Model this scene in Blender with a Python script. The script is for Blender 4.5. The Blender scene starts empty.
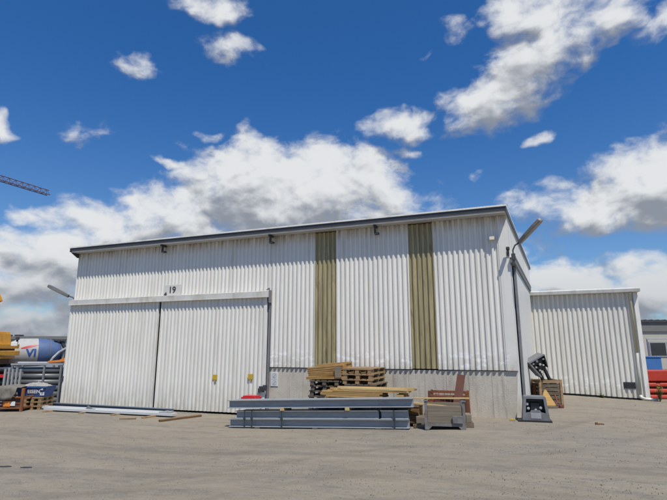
import bpy, math, random
from mathutils import Vector, Matrix, noise as mnoise
random.seed(7)
R = math.radians
scene = bpy.context.scene
col = scene.collection

# ------------------------------------------------------------------ frame
# world x runs along the front wall of the hall (right +), y into the hall, z up;
# the front right corner of the hall stands on the origin.
CX, CY = 4.5572934, 12.1747164
AX, AY = 0.9355948, -0.3530756
HEAD = R(20.675)                 # the camera looks 20.7 degrees left of +y

def O(X, Y):                     # point given by its distance right of / in front of the camera
    dx, dy = X - CX, Y - CY
    return (dx*AX + dy*AY, -dx*AY + dy*AX)

def ss(a, b, x):
    t = min(1.0, max(0.0, (x-a)/(b-a)))
    return t*t*(3-2*t)

def g(x, y):                     # height of the yard
    z = -0.26*ss(0.5, 8, -x) - 0.10*ss(1.4, 4, x)
    cxu, cyu = x - CAM[0], y - CAM[1]
    z -= 1.3*ss(19, 34, cyu)*ss(-16.5, -22, x)
    return z

CAM = O(0, 0)

# ------------------------------------------------------------------ materials
def mat(name, base, rough=0.7, metal=0.0, var=0.12, scale=3.0, stretch=(1, 1, 1), second=None, second_amt=0.5,
        second_scale=2.0, second_edge=(0.5, 0.62), bump=0.0, bump_scale=40.0, spec=0.5, fine=0.0, fine_scale=60.0, second_stretch=None):
    m = bpy.data.materials.new(name); m.use_nodes = True
    nt = m.node_tree; N = nt.nodes; Lk = nt.links
    b = N['Principled BSDF']
    b.inputs['Roughness'].default_value = rough
    b.inputs['Metallic'].default_value = metal
    b.inputs['Specular IOR Level'].default_value = spec
    tc = N.new('ShaderNodeTexCoord')
    def noise(sc, st, det=5):
        mp = N.new('ShaderNodeMapping'); mp.inputs['Scale'].default_value = st
        Lk.new(tc.outputs['Object'], mp.inputs['Vector'])
        n = N.new('ShaderNodeTexNoise'); n.inputs['Scale'].default_value = sc; n.inputs['Detail'].default_value = det
        n.inputs['Roughness'].default_value = 0.62
        Lk.new(mp.outputs['Vector'], n.inputs['Vector'])
        return n.outputs['Fac']
    def mixc(f, a, c, blend='MIX'):
        x = N.new('ShaderNodeMix'); x.data_type = 'RGBA'; x.blend_type = blend
        if isinstance(f, float): x.inputs[0].default_value = f
        else: Lk.new(f, x.inputs[0])
        for k, v in ((6, a), (7, c)):
            if isinstance(v, tuple): x.inputs[k].default_value = (*v, 1)
            else: Lk.new(v, x.inputs[k])
        return x.outputs[2]
    def ramp(f, lo, hi):
        r = N.new('ShaderNodeMapRange'); r.inputs[1].default_value = lo; r.inputs[2].default_value = hi
        Lk.new(f, r.inputs[0]); return r.outputs[0]
    d = tuple(c*(1-var) for c in base); l = tuple(min(0.9, c*(1+var)) for c in base)
    c = mixc(ramp(noise(scale, stretch), 0.3, 0.7), d, l)
    if fine:
        c = mixc(ramp(noise(fine_scale, stretch, 3), 0.3, 0.7), c, mixc(fine, c, tuple(x*0.35 for x in base)))
    if second:
        f = ramp(noise(second_scale, second_stretch or stretch, 7), *second_edge)
        mul = N.new('ShaderNodeMath'); mul.operation = 'MULTIPLY'; mul.inputs[1].default_value = second_amt
        Lk.new(f, mul.inputs[0])
        c = mixc(mul.outputs[0], c, second)
    Lk.new(c, b.inputs['Base Color'])
    if bump:
        bp = N.new('ShaderNodeBump'); bp.inputs['Strength'].default_value = bump; bp.inputs['Distance'].default_value = 0.02
        Lk.new(noise(bump_scale, stretch), bp.inputs['Height']); Lk.new(bp.outputs[0], b.inputs['Normal'])
    m['_'] = 1
    return m

def wall_mat(name, base, low, streak=(0.34, 0.31, 0.24), amt=0.35, grime_h=0.5, scuff=None, rust_top=0.0, top=5.1):
    """painted sheet steel: faint vertical streaks, grime along the foot, scuffs where things knock against it"""
    m = bpy.data.materials.new(name); m.use_nodes = True
    nt = m.node_tree; N = nt.nodes; Lk = nt.links
    b = N['Principled BSDF']; b.inputs['Roughness'].default_value = 0.5; b.inputs['Specular IOR Level'].default_value = 0.35
    tc = N.new('ShaderNodeTexCoord'); sep = N.new('ShaderNodeSeparateXYZ'); Lk.new(tc.outputs['Object'], sep.inputs[0])
    def noise(sc, st, det=6, rough=0.6):
        mp = N.new('ShaderNodeMapping'); mp.inputs['Scale'].default_value = st
        Lk.new(tc.outputs['Object'], mp.inputs['Vector'])
        n = N.new('ShaderNodeTexNoise'); n.inputs['Scale'].default_value = sc; n.inputs['Detail'].default_value = det
        n.inputs['Roughness'].default_value = rough
        Lk.new(mp.outputs['Vector'], n.inputs['Vector']); return n.outputs['Fac']
    def ramp(f, a, c, o1=0.0, o2=1.0):
        r = N.new('ShaderNodeMapRange'); r.inputs[1].default_value = a; r.inputs[2].default_value = c
        r.inputs[3].default_value = o1; r.inputs[4].default_value = o2
        Lk.new(f, r.inputs[0]); return r.outputs[0]
    def mul(a, c):
        x = N.new('ShaderNodeMath'); x.operation = 'MULTIPLY'
        for k, v in enumerate((a, c)):
            if isinstance(v, float): x.inputs[k].default_value = v
            else: Lk.new(v, x.inputs[k])
        return x.outputs[0]
    def mixc(f, a, c):
        x = N.new('ShaderNodeMix'); x.data_type = 'RGBA'; Lk.new(f, x.inputs[0])
        for k, v in ((6, a), (7, c)):
            if isinstance(v, tuple): x.inputs[k].default_value = (*v, 1)
            else: Lk.new(v, x.inputs[k])
        return x.outputs[2]
    c = mixc(ramp(noise(0.7, (1, 1, 1)), 0.3, 0.7), tuple(x*0.93 for x in base), base)
    c = mixc(mul(ramp(noise(1.0, (9, 9, 0.35)), 0.5, 0.75), amt), c, streak)
    h = ramp(sep.outputs['Z'], low, low+grime_h, 1.0, 0.0)
    c = mixc(mul(mul(h, ramp(noise(2.2, (2.5, 2.5, 0.8)), 0.35, 0.7)), 0.75), c, (0.36, 0.32, 0.24))
    if scuff:
        z0, z1, colr = scuff
        band = mul(ramp(sep.outputs['Z'], z0-0.06, z0+0.02), ramp(sep.outputs['Z'], z1, z1+0.2, 1.0, 0.0))
        c = mixc(mul(mul(band, ramp(noise(3.2, (1, 1, 2.2), 8, 0.7), 0.53, 0.57)), 0.8), c, colr)
    if rust_top:
        t = ramp(sep.outputs['Z'], top-0.35, top, 0.0, 1.0)
        c = mixc(mul(mul(t, ramp(noise(2.0, (5, 5, 0.6)), 0.35, 0.65)), rust_top), c, (0.20, 0.13, 0.06))
    Lk.new(c, b.inputs['Base Color'])
    bp = N.new('ShaderNodeBump'); bp.inputs['Strength'].default_value = 0.5; bp.inputs['Distance'].default_value = 0.012
    Lk.new(noise(2.5, (1, 1, 0.6), 2), bp.inputs['Height']); Lk.new(bp.outputs[0], b.inputs['Normal'])
    return m

M = {}
M['clad'] = wall_mat('white_sheet', (0.725, 0.705, 0.65), 1.1, scuff=(1.2, 1.5, (0.8, 0.8, 0.78)), rust_top=0.75, amt=0.32)
M['door'] = wall_mat('door_sheet', (0.71, 0.69, 0.63), -0.2, amt=0.42, grime_h=0.85)
M['sidew'] = wall_mat('side_sheet', (0.69, 0.675, 0.63), 0.0, amt=0.25, grime_h=0.6)
M['extw'] = wall_mat('extension_sheet', (0.665, 0.65, 0.60), 0.0, amt=0.4, grime_h=0.5, scuff=(0.25, 0.55, (0.75, 0.75, 0.73)))
M['trim'] = mat('white_trim', (0.75, 0.73, 0.68), 0.45, var=0.06, second=(0.42, 0.38, 0.28), second_amt=0.35, second_stretch=(2, 2, 0.5))
M['fibre'] = mat('fibreglass_panel', (0.31, 0.265, 0.145), 0.5, var=0.34, scale=2.4, stretch=(7, 7, 0.4), second=(0.15, 0.10, 0.04), second_amt=0.8,
                 second_scale=1.6, second_edge=(0.56, 0.7), second_stretch=(3, 3, 0.9))
M['concrete'] = mat('plinth_concrete', (0.50, 0.455, 0.38), 0.9, var=0.12, scale=2.2, second=(0.27, 0.24, 0.19), second_amt=0.75, second_scale=1.8,
                    second_stretch=(4, 4, 0.5), second_edge=(0.5, 0.72), bump=0.35, bump_scale=30)
M['fascia'] = mat('dark_fascia', (0.045, 0.048, 0.056), 0.45, var=0.15)
M['roof'] = mat('roof_sheet', (0.50, 0.50, 0.49), 0.5, var=0.08)
M['dark'] = mat('dark_steel', (0.045, 0.046, 0.05), 0.6, var=0.25, scale=6)
M['black'] = mat('black_paint', (0.018, 0.018, 0.02), 0.45, var=0.3, scale=9)
M['grey'] = mat('grey_steel', (0.20, 0.205, 0.215), 0.5, 0.2, var=0.15, scale=5, second=(0.16, 0.10, 0.06), second_amt=0.4, second_edge=(0.6, 0.72))
M['lgrey'] = mat('galvanised_steel', (0.36, 0.36, 0.36), 0.5, 0.3, var=0.15, scale=6)
M['housing'] = mat('housing_paint', (0.19, 0.195, 0.205), 0.55, 0.1, var=0.15, scale=6, second=(0.09, 0.08, 0.07), second_amt=0.5)
M['wornsteel'] = mat('worn_grey_steel', (0.17, 0.165, 0.16), 0.65, 0.1, var=0.3, scale=7, second=(0.15, 0.08, 0.045), second_amt=0.6, second_scale=5, second_edge=(0.52, 0.66))
M['chrome'] = mat('bright_metal', (0.72, 0.72, 0.72), 0.3, 0.7, var=0.1)
M['beam'] = mat('primed_beam', (0.29, 0.31, 0.33), 0.5, 0.0, var=0.10, scale=2, stretch=(0.6, 4, 4), second=(0.17, 0.125, 0.095), second_amt=0.6, second_scale=3.5, second_edge=(0.58, 0.70), fine=0.3, fine_scale=14)
M['blueb'] = mat('slate_channel', (0.10, 0.135, 0.18), 0.55, var=0.10, scale=2)
M['whiteb'] = mat('white_profile', (0.52, 0.53, 0.54), 0.4, var=0.06, scale=1.5)
M['wood'] = mat('fresh_timber', (0.43, 0.265, 0.085), 0.8, var=0.22, scale=5, stretch=(0.6, 9, 9), second=(0.30, 0.15, 0.05), second_amt=0.6, second_scale=4)
M['wood2'] = mat('pale_timber', (0.50, 0.37, 0.17), 0.8, var=0.18, scale=5, stretch=(0.6, 9, 9), second=(0.34, 0.19, 0.07), second_amt=0.5, second_scale=4)
M['board'] = mat('tan_board', (0.36, 0.215, 0.075), 0.8, var=0.2, scale=2.0, second=(0.24, 0.115, 0.045), second_amt=0.7, second_scale=2.5, second_stretch=(0.7, 2, 4))
M['pallet'] = mat('used_pallet_wood', (0.31, 0.205, 0.105), 0.85, var=0.3, scale=4, stretch=(1, 6, 6), second=(0.12, 0.085, 0.055), second_amt=0.6)
M['oldpallet'] = mat('weathered_pallet_wood', (0.115, 0.09, 0.065), 0.9, var=0.3, scale=4, stretch=(1, 6, 6), second=(0.23, 0.18, 0.12), second_amt=0.4)
M['greywood'] = mat('grey_planks', (0.20, 0.165, 0.12), 0.9, var=0.2, scale=4, stretch=(0.5, 8, 8), second=(0.12, 0.10, 0.08), second_amt=0.6)
M['brownwood'] = mat('brown_boarding', (0.16, 0.085, 0.03), 0.8, var=0.2, scale=3, stretch=(0.6, 6, 6), second=(0.07, 0.04, 0.02), second_amt=0.6)
M['rust'] = mat('rusted_steel', (0.19, 0.058, 0.022), 0.85, var=0.25, scale=8, second=(0.08, 0.035, 0.025), second_amt=0.7, bump=0.2)
M['rust2'] = mat('rust_brown_plate', (0.135, 0.050, 0.034), 0.75, var=0.2, scale=4, second=(0.06, 0.03, 0.025), second_amt=0.5)
M['orange_rust'] = mat('rusty_orange_frame', (0.24, 0.085, 0.024), 0.8, var=0.25, scale=8, second=(0.11, 0.045, 0.02), second_amt=0.7)
M['tarp'] = mat('grey_brown_sheet', (0.17, 0.15, 0.125), 0.85, var=0.25, scale=4, second=(0.07, 0.055, 0.045), second_amt=0.6, bump=0.4, bump_scale=8)
M['orange'] = mat('orange_paint', (0.62, 0.19, 0.025), 0.5, var=0.12)
M['yellow'] = mat('machine_yellow', (0.58, 0.27, 0.012), 0.45, var=0.12, scale=3, second=(0.30, 0.13, 0.015), second_amt=0.4)
M['plate_yellow'] = mat('plate_yellow', (0.50, 0.33, 0.04), 0.5, var=0.12)
M['red'] = mat('red_paint', (0.38, 0.030, 0.012), 0.5, var=0.15, scale=3, second=(0.22, 0.03, 0.02), second_amt=0.4)
M['redp'] = mat('bright_red_plastic', (0.50, 0.018, 0.022), 0.4, var=0.08)
M['brown'] = mat('rusty_chassis', (0.09, 0.04, 0.02), 0.7, var=0.2)
M['blue'] = mat('blue_paint', (0.028, 0.075, 0.235), 0.5, var=0.12, scale=4, second=(0.05, 0.10, 0.2), second_amt=0.4)
M['skip_blue'] = mat('blue_container_paint', (0.04, 0.135, 0.34), 0.5, var=0.1)
M['drum_blue'] = mat('drum_blue', (0.07, 0.115, 0.235), 0.6, var=0.08)
M['white'] = mat('white_paint', (0.72, 0.71, 0.67), 0.5, var=0.06)
M['signwhite'] = mat('sign_white', (0.62, 0.62, 0.61), 0.5, var=0.04)
M['signgrey'] = mat('sign_plate', (0.62, 0.60, 0.55), 0.5, var=0.05)
M['ink'] = mat('sign_ink', (0.03, 0.03, 0.035), 0.6, var=0.05)
M['inkgrey'] = mat('sign_grey_ink', (0.40, 0.41, 0.43), 0.6, var=0.05)
M['inkblue'] = mat('lettering_blue', (0.03, 0.08, 0.26), 0.5, var=0.05)
M['rubble'] = mat('grey_rubble', (0.30, 0.285, 0.26), 0.95, var=0.25, scale=9)
M['pipe'] = mat('grey_pipe', (0.125, 0.13, 0.135), 0.45, 0.25, var=0.12, scale=3)
M['strap'] = mat('strap', (0.03, 0.045, 0.05), 0.5, var=0.1)
M['rubber'] = mat('tyre_rubber', (0.02, 0.02, 0.02), 0.9, var=0.2)
M['glass'] = mat('dark_glass', (0.025, 0.03, 0.035), 0.08, var=0.1, spec=0.8)
M['render'] = mat('beige_render', (0.40, 0.375, 0.33), 0.9, var=0.06, scale=1)
M['band'] = mat('grey_band', (0.155, 0.155, 0.15), 0.8, var=0.08)
M['darkroof'] = mat('dark_roof', (0.05, 0.05, 0.055), 0.7, var=0.15)
M['farhall'] = mat('far_hall_sheet', (0.26, 0.29, 0.33), 0.7, var=0.05)
M['jib'] = mat('jib_red', (0.13, 0.05, 0.042), 0.6, var=0.1)
M['lamp'] = mat('lamp_housing', (0.14, 0.13, 0.12), 0.5, 0.1, var=0.12)
M['diffuser'] = mat('lamp_diffuser', (0.30, 0.275, 0.23), 0.35, var=0.06)
M['beige'] = mat('beige_plastic', (0.50, 0.46, 0.36), 0.5, var=0.08)
M['pvc'] = mat('yellowed_pvc', (0.44, 0.41, 0.29), 0.45, var=0.12)
M['pipe_grey'] = mat('weathered_pipe_grey', (0.40, 0.40, 0.385), 0.6, var=0.15)
M['drum_white'] = mat('drum_white', (0.40, 0.40, 0.385), 0.7, var=0.12, scale=2, second=(0.25, 0.23, 0.2), second_amt=0.5)
M['railpaint'] = mat('rail_paint', (0.60, 0.585, 0.54), 0.5, var=0.1, scale=1.5, second=(0.36, 0.31, 0.22), second_amt=0.5, second_stretch=(1, 1, 0.4))
M['leaf'] = mat('weed_leaf', (0.075, 0.10, 0.022), 0.7, var=0.4, scale=14)
M['leafy'] = mat('weed_flower', (0.34, 0.27, 0.06), 0.7, var=0.35, scale=14)
M['stone'] = mat('pebble', (0.225, 0.20, 0.165), 0.95, var=0.35, scale=1.3)
M['interior'] = mat('dim_interior', (0.12, 0.12, 0.12), 0.9, var=0.1)

# ------------------------------------------------------------------ mesh builder
class MB:
    def __init__(s): s.v = []; s.f = []; s.m = []
    def add(s, vs, fs, m=0, xf=None):
        n = len(s.v)
        s.v += [tuple(xf @ Vector(p)) if xf else tuple(p) for p in vs]
        s.f += [tuple(i+n for i in f) for f in fs]; s.m += [m]*len(fs)
        return s
    def box(s, x0, x1, y0, y1, z0, z1, m=0, xf=None, bev=0.0):
        if bev:
            b = min(bev, (x1-x0)/2.5, (y1-y0)/2.5, (z1-z0)/2.5)
            vs = []; 
            # chamfered box: 24 verts
            idx = {}
            for ix, X in enumerate((x0, x1)):
                for iy, Y in enumerate((y0, y1)):
                    for iz, Z in enumerate((z0, z1)):
                        sx, sy, sz = (1, -1)[ix], (1, -1)[iy], (1, -1)[iz]
                        for ax in range(3):
                            p = [X + (0 if ax == 0 else sx*b), Y + (0 if ax == 1 else sy*b), Z + (0 if ax == 2 else sz*b)]
                            idx[(ix, iy, iz, ax)] = len(vs); vs.append(p)
            fs = []
            for ax in range(3):
                o = [a for a in range(3) if a != ax]
                for k in range(2):
                    q = []
                    for (a, c) in ((0, 0), (1, 0), (1, 1), (0, 1)):
                        i = [0, 0, 0]; i[ax] = k; i[o[0]] = a; i[o[1]] = c
                        q.append(idx[(*i, ax)])
                    fs.append(q)
            for ax in range(3):          # edges along ax
                o = [a for a in range(3) if a != ax]
                for a in range(2):
                    for c in range(2):
                        i0 = [0, 0, 0]; i0[o[0]] = a; i0[o[1]] = c; i1 = list(i0); i1[ax] = 1
                        fs.append([idx[(*i0, o[0])], idx[(*i1, o[0])], idx[(*i1, o[1])], idx[(*i0, o[1])]])
            for ix in range(2):
                for iy in range(2):
                    for iz in range(2):
                        fs.append([idx[(ix, iy, iz, a)] for a in range(3)])
            return s.add(vs, fs, m, xf)
        vs = [(x0, y0, z0), (x1, y0, z0), (x1, y1, z0), (x0, y1, z0), (x0, y0, z1), (x1, y0, z1), (x1, y1, z1), (x0, y1, z1)]
        return s.add(vs, [(0, 3, 2, 1), (4, 5, 6, 7), (0, 1, 5, 4), (1, 2, 6, 5), (2, 3, 7, 6), (3, 0, 4, 7)], m, xf)
    def prism(s, poly, a0, a1, axis='x', m=0, xf=None):
        """polygon in the plane across axis, extruded from a0 to a1"""
        n = len(poly)
        def P(a, p):
            return {'x': (a, p[0], p[1]), 'y': (p[0], a, p[1]), 'z': (p[0], p[1], a)}[axis]
        vs = [P(a0, p) for p in poly] + [P(a1, p) for p in poly]
        fs = [tuple(range(n))[::-1], tuple(range(n, 2*n))] + [(i, (i+1) % n, n+(i+1) % n, n+i) for i in range(n)]
        return s.add(vs, fs, m, xf)
    def tube(s, pts, r, n=8, m=0, caps=True, xf=None):
        pts = [Vector(p) for p in pts]; rs = r if isinstance(r, (list, tuple)) else [r]*len(pts)
        vs = []; fs = []; prev = None
        for i, p in enumerate(pts):
            d = (pts[min(i+1, len(pts)-1)] - pts[max(i-1, 0)]).normalized()
            if prev is None:
                a = d.orthogonal().normalized()
            else:
                a = (prev - d*prev.dot(d)).normalized()
            prev = a; b = d.cross(a)
            for k in range(n):
                t = 2*math.pi*(k+0.5)/n
                vs.append(p + (a*math.cos(t) + b*math.sin(t))*rs[i])
        for i in range(len(pts)-1):
            for k in range(n):
                fs.append((i*n+k, i*n+(k+1) % n, (i+1)*n+(k+1) % n, (i+1)*n+k))
        if caps:
            fs.append(tuple(range(n))[::-1]); fs.append(tuple(range((len(pts)-1)*n, len(pts)*n)))
        return s.add(vs, fs, m, xf)
    def bar(s, p, q, w, h, m=0, up=(0, 0, 1)):
        """square bar from p to q, w across, h along up"""
        p = Vector(p); q = Vector(q); d = (q-p).normalized(); u = Vector(up)
        if abs(d.dot(u)) > 0.95: u = Vector((0, 1, 0))
        a = d.cross(u).normalized(); b = a.cross(d).normalized()
        vs = []
        for c in (p, q):
            for (i, j) in ((-1, -1), (1, -1), (1, 1), (-1, 1)):
                vs.append(c + a*(i*w/2) + b*(j*h/2))
        return s.add(vs, [(0, 3, 2, 1), (4, 5, 6, 7), (0, 1, 5, 4), (1, 2, 6, 5), (2, 3, 7, 6), (3, 0, 4, 7)], m)
    def lathe(s, prof, n=24, m=0, xf=None, mats=None):
        """profile of (along x, radius), turned about x"""
        vs = []; fs = []; ms = []
        for (x, r) in prof:
            for k in range(n):
                t = 2*math.pi*k/n; vs.append((x, r*math.cos(t), r*math.sin(t)))
        for i in range(len(prof)-1):
            for k in range(n):
                fs.append((i*n+k, i*n+(k+1) % n, (i+1)*n+(k+1) % n, (i+1)*n+k)); ms.append(mats[i] if mats else m)
        fs.append(tuple(range(n))[::-1]); fs.append(tuple(range((len(prof)-1)*n, len(prof)*n))); ms += [ms[0], ms[-1]]
        k = len(s.m); s.add(vs, fs, m, xf); s.m[k:] = ms
        return s
    def sheet(s, front, back, z0, z1, m=0):
        """upright folded sheet: front points (x, y), flat back at y = back"""
        n = len(front)
        vs = [(x, y, z0) for x, y in front] + [(x, y, z1) for x, y in front] + [(x, back, z0) for x, y in front] + [(x, back, z1) for x, y in front]
        fs = []
        for i in range(n-1):
            fs += [(i, i+1, n+i+1, n+i), (2*n+i+1, 2*n+i, 3*n+i, 3*n+i+1), (n+i, n+i+1, 3*n+i+1, 3*n+i), (i+1, i, 2*n+i, 2*n+i+1)]
        fs += [(0, n, 3*n, 2*n), (n-1, 3*n-1, 4*n-1, 2*n-1)]
        return s.add(vs, fs, m)
    def build(s, name, mats, parent=None, loc=(0, 0, 0), rot=(0, 0, 0), smooth=False):
        me = bpy.data.meshes.new(name); me.from_pydata(s.v, [], s.f)
        if not isinstance(mats, (list, tuple)): mats = [mats]
        for k in mats: me.materials.append(M[k] if isinstance(k, str) else k)
        me.polygons.foreach_set('material_index', s.m)
        if smooth: me.polygons.foreach_set('use_smooth', [True]*len(me.polygons))
        me.update()
        import bmesh
        bm = bmesh.new(); bm.from_mesh(me); bmesh.ops.recalc_face_normals(bm, faces=bm.faces); bm.to_mesh(me); bm.free()
        o = bpy.data.objects.new(name, me); col.objects.link(o)
        o.location = loc; o.rotation_euler = rot
        if parent: o.parent = parent
        return o

def tag(o, label, cat, group=None):
    o['label'] = label; o['category'] = cat
    if group: o['group'] = group
    return o
def thing(name, label, cat, loc=(0, 0, 0), rot=(0, 0, 0), group=None):
    o = bpy.data.objects.new(name, None); col.objects.link(o)
    o.empty_display_size = 0.2
    o.location = loc; o.rotation_euler = rot if isinstance(rot, tuple) else (0, 0, rot)
    return tag(o, label, cat, group)
def copy_tree(o, parent=None):
    c = o.copy(); col.objects.link(c)
    if parent: c.parent = parent
    for ch in list(o.children): copy_tree(ch, c)
    return c
def structure(o): o['kind'] = 'structure'; return o

def text_mb(s, size, depth=0.006, bend=None, bold=0.0):
    """lettering as a mesh in the x-z plane, facing -y"""
    cu = bpy.data.curves.new('t', 'FONT'); cu.body = s; cu.size = size; cu.extrude = depth; cu.offset = bold
    cu.align_x = 'CENTER'; cu.align_y = 'CENTER'; cu.resolution_u = 3
    ob = bpy.data.objects.new('t', cu); col.objects.link(ob)
    dg = bpy.context.evaluated_depsgraph_get(); me = bpy.data.meshes.new_from_object(ob.evaluated_get(dg))
    if bend:
        import bmesh
        bm = bmesh.new(); bm.from_mesh(me); bmesh.ops.triangulate(bm, faces=bm.faces)
        for _ in range(2): bmesh.ops.subdivide_edges(bm, edges=bm.edges, cuts=1, use_grid_fill=True)
        bm.to_mesh(me); bm.free()
    mb = MB()
    vs = [(v.co.x, -v.co.z, v.co.y) for v in me.vertices]
    if bend: vs = [bend(v) for v in vs]
    mb.add(vs, [tuple(p.vertices) for p in me.polygons])
    bpy.data.objects.remove(ob); bpy.data.curves.remove(cu); bpy.data.meshes.remove(me)
    return mb

def ribs(x0, x1, pitch=0.14, crest=-0.058, valley=-0.024, phase=0.0, c=0.40, f=0.16):
    """trapezoidal sheet profile: crest c of the pitch, flanks f each"""
    pts = []; k = math.floor((x0-phase)/pitch)
    while True:
        b = phase + k*pitch
        for (t, y) in ((0, crest), (c*0.12, crest-0.004), (c*0.88, crest-0.004), (c, crest), (c+f, valley), (1-f, valley)):
            x = b + t*pitch
            if x0 < x < x1: pts.append((x, y))
        k += 1
        if phase + k*pitch > x1: break
    def yat(x):
        t = ((x-phase)/pitch) % 1
        if t < c: return crest
        if t < c+f: return crest + (valley-crest)*(t-c)/f
        if t < 1-f: return valley
        return valley + (crest-valley)*(t-1+f)/f
    return [(x0, yat(x0))] + pts + [(x1, yat(x1))]
# ------------------------------------------------------------------ settings
SUN, SKY, EXPO = 4.1, 0.10, 0.18
CLOUD_K, SKY_TINT, SKY_LOW, GROUND = 7.6, (0.25, 0.67, 1.10), (0.60, 0.80, 1.0), 1.12
# cloud heaps: azimuth and height (degrees, from the camera heading), their shape as a 2x2 matrix, and how full they are
CLOUDS = [
  (-27.101, 11.522, 0.116, 0.027, -0.061, 0.254, 1), (-18.395, 14.772, 0.106, 0.026, -0.05, 0.207, 1), (-11.024, 19.459, 0.127, 0.043, -0.062, 0.211, 1.2),
  (-1.067, 18.615, 0.1, 0.0, 0.004, 0.195, 1.2), (-7.878, 16.926, 0.089, 0.003, -0.003, 0.238, 1.2), (5.829, 18.999, 0.233, -0.05, 0.135, 0.644, 0.75),
  (-4.12, 13.464, 0.059, 0.001, 0.004, 0.234, 1), (-12.406, 23.025, 0.14, 0.049, -0.161, 0.53, 0.38), (-23.866, 15.142, 0.223, 0.058, -0.129, 0.443, 0.8),
  (-36.654, 20.997, 0.765, 0.103, -0.158, 0.648, 0.8), (-29.37, 23.044, 0.298, 0.034, -0.093, 0.485, 0.33), (-23.968, 30.449, 0.29, 0.03, -0.071, 0.396, 0.33),
  (-16.156, 37.243, 0.169, -0.027, 0.009, 0.531, 0.72), (-14.102, 33.39, 0.153, -0.076, 0.126, 0.452, 0.43), (-20.312, 21.098, 0.489, -0.05, 0.06, 1.13, 0.7),
  (-15.333, 25.318, 0.506, 0.031, -0.112, 1.128, 0.28), (8.535, 25.879, 0.2, 0.025, -0.025, 0.529, 0.95), (10.306, 22.95, 0.335, -0.014, 0.07, 0.934, 0.33),
  (15.184, 28.799, 0.338, -0.403, 0.255, 0.284, 0.23), (12.662, 32.732, 0.479, 0.184, -0.177, 0.994, 0.23), (16.896, 35.41, 0.428, 0.163, -0.036, 0.288, 0.28),
  (17.675, 19.382, 0.647, -0.043, 0.086, 0.822, 0.28), (19.651, 27.367, 0.189, 0.122, -0.129, 0.294, 1), (23.352, 29.962, 0.133, 0.118, -0.13, 0.215, 1),
  (27.629, 32.404, 0.129, 0.092, -0.111, 0.261, 1), (23.953, 35.692, 0.172, -0.02, 0.107, 0.451, 0.9), (33.109, 33.543, 0.185, 0.061, -0.046, 0.489, 0.85),
  (36.881, 31.264, 0.29, 0.107, -0.132, 0.651, 0.43), (26.112, 23.458, 0.541, 0.041, 0.009, 0.87, 0.75), (29.735, 14.621, 0.153, -0.009, 0.036, 0.382, 1.15),
  (32.618, 16.252, 0.209, 0.015, -0.016, 0.289, 1.15), (36.317, 15.779, 0.226, -0.029, 0.047, 0.232, 1.15), (23.188, 15.881, 0.394, -0.033, 0.099, 0.838, 0.38),
  (27.389, 6.36, 0.141, -0.013, 0.021, 0.335, 1.05), (34.083, 6.233, 0.183, -0.021, 0.026, 0.335, 1.05), (29.528, 8.952, 0.209, -0.021, 0.066, 0.704, 0.33),
  (-32.137, 6.371, 0.086, 0.013, -0.031, 0.258, 1.05), (-27.434, 9.878, 0.107, 0.01, -0.02, 0.275, 1.1), (-34.63, 13.081, 0.519, 0.062, -0.114, 0.767, 0.7),
  (-32.183, 2.852, 0.097, 0.011, -0.017, 0.627, 0.7), (-40.053, 9.007, 0.215, 0.029, -0.044, 0.358, 0.9), (-43.111, 20.335, 0.331, 0.051, -0.165, 0.559, 0.8),
  (44.394, 22.587, 0.259, 0.032, -0.033, 0.383, 0.9), (43.649, 8.522, 0.271, -0.039, 0.054, 0.377, 0.9), (10.47, 11.51, 0.075, -0.003, 0.017, 0.283, 0.9),
]
# ------------------------------------------------------------------ camera
cam = bpy.data.cameras.new('Camera'); camo = bpy.data.objects.new('Camera', cam); col.objects.link(camo)
cam.sensor_width = 36; cam.lens = 478.0/667*36; cam.clip_start = 0.05; cam.clip_end = 3000
camo.location = (CAM[0], CAM[1], 1.65)
camo.rotation_euler = (R(90+11.7), 0, HEAD)
scene.camera = camo

# ------------------------------------------------------------------ light and sky
TOSUN = Vector((0.38, -0.40, 1.0)).normalized()
sl = bpy.data.lights.new('sun', 'SUN'); sl.energy = SUN; sl.angle = R(0.5); sl.color = (1.0, 0.945, 0.84)
so = bpy.data.objects.new('sun', sl); col.objects.link(so)
so.rotation_euler = (-TOSUN).to_track_quat('-Z', 'Y').to_euler(); so.location = (0, 0, 30)

w = bpy.data.worlds.new('World'); scene.world = w; w.use_nodes = True
nt = w.node_tree; nt.nodes.clear(); NN = nt.nodes; LL = nt.links

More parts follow.
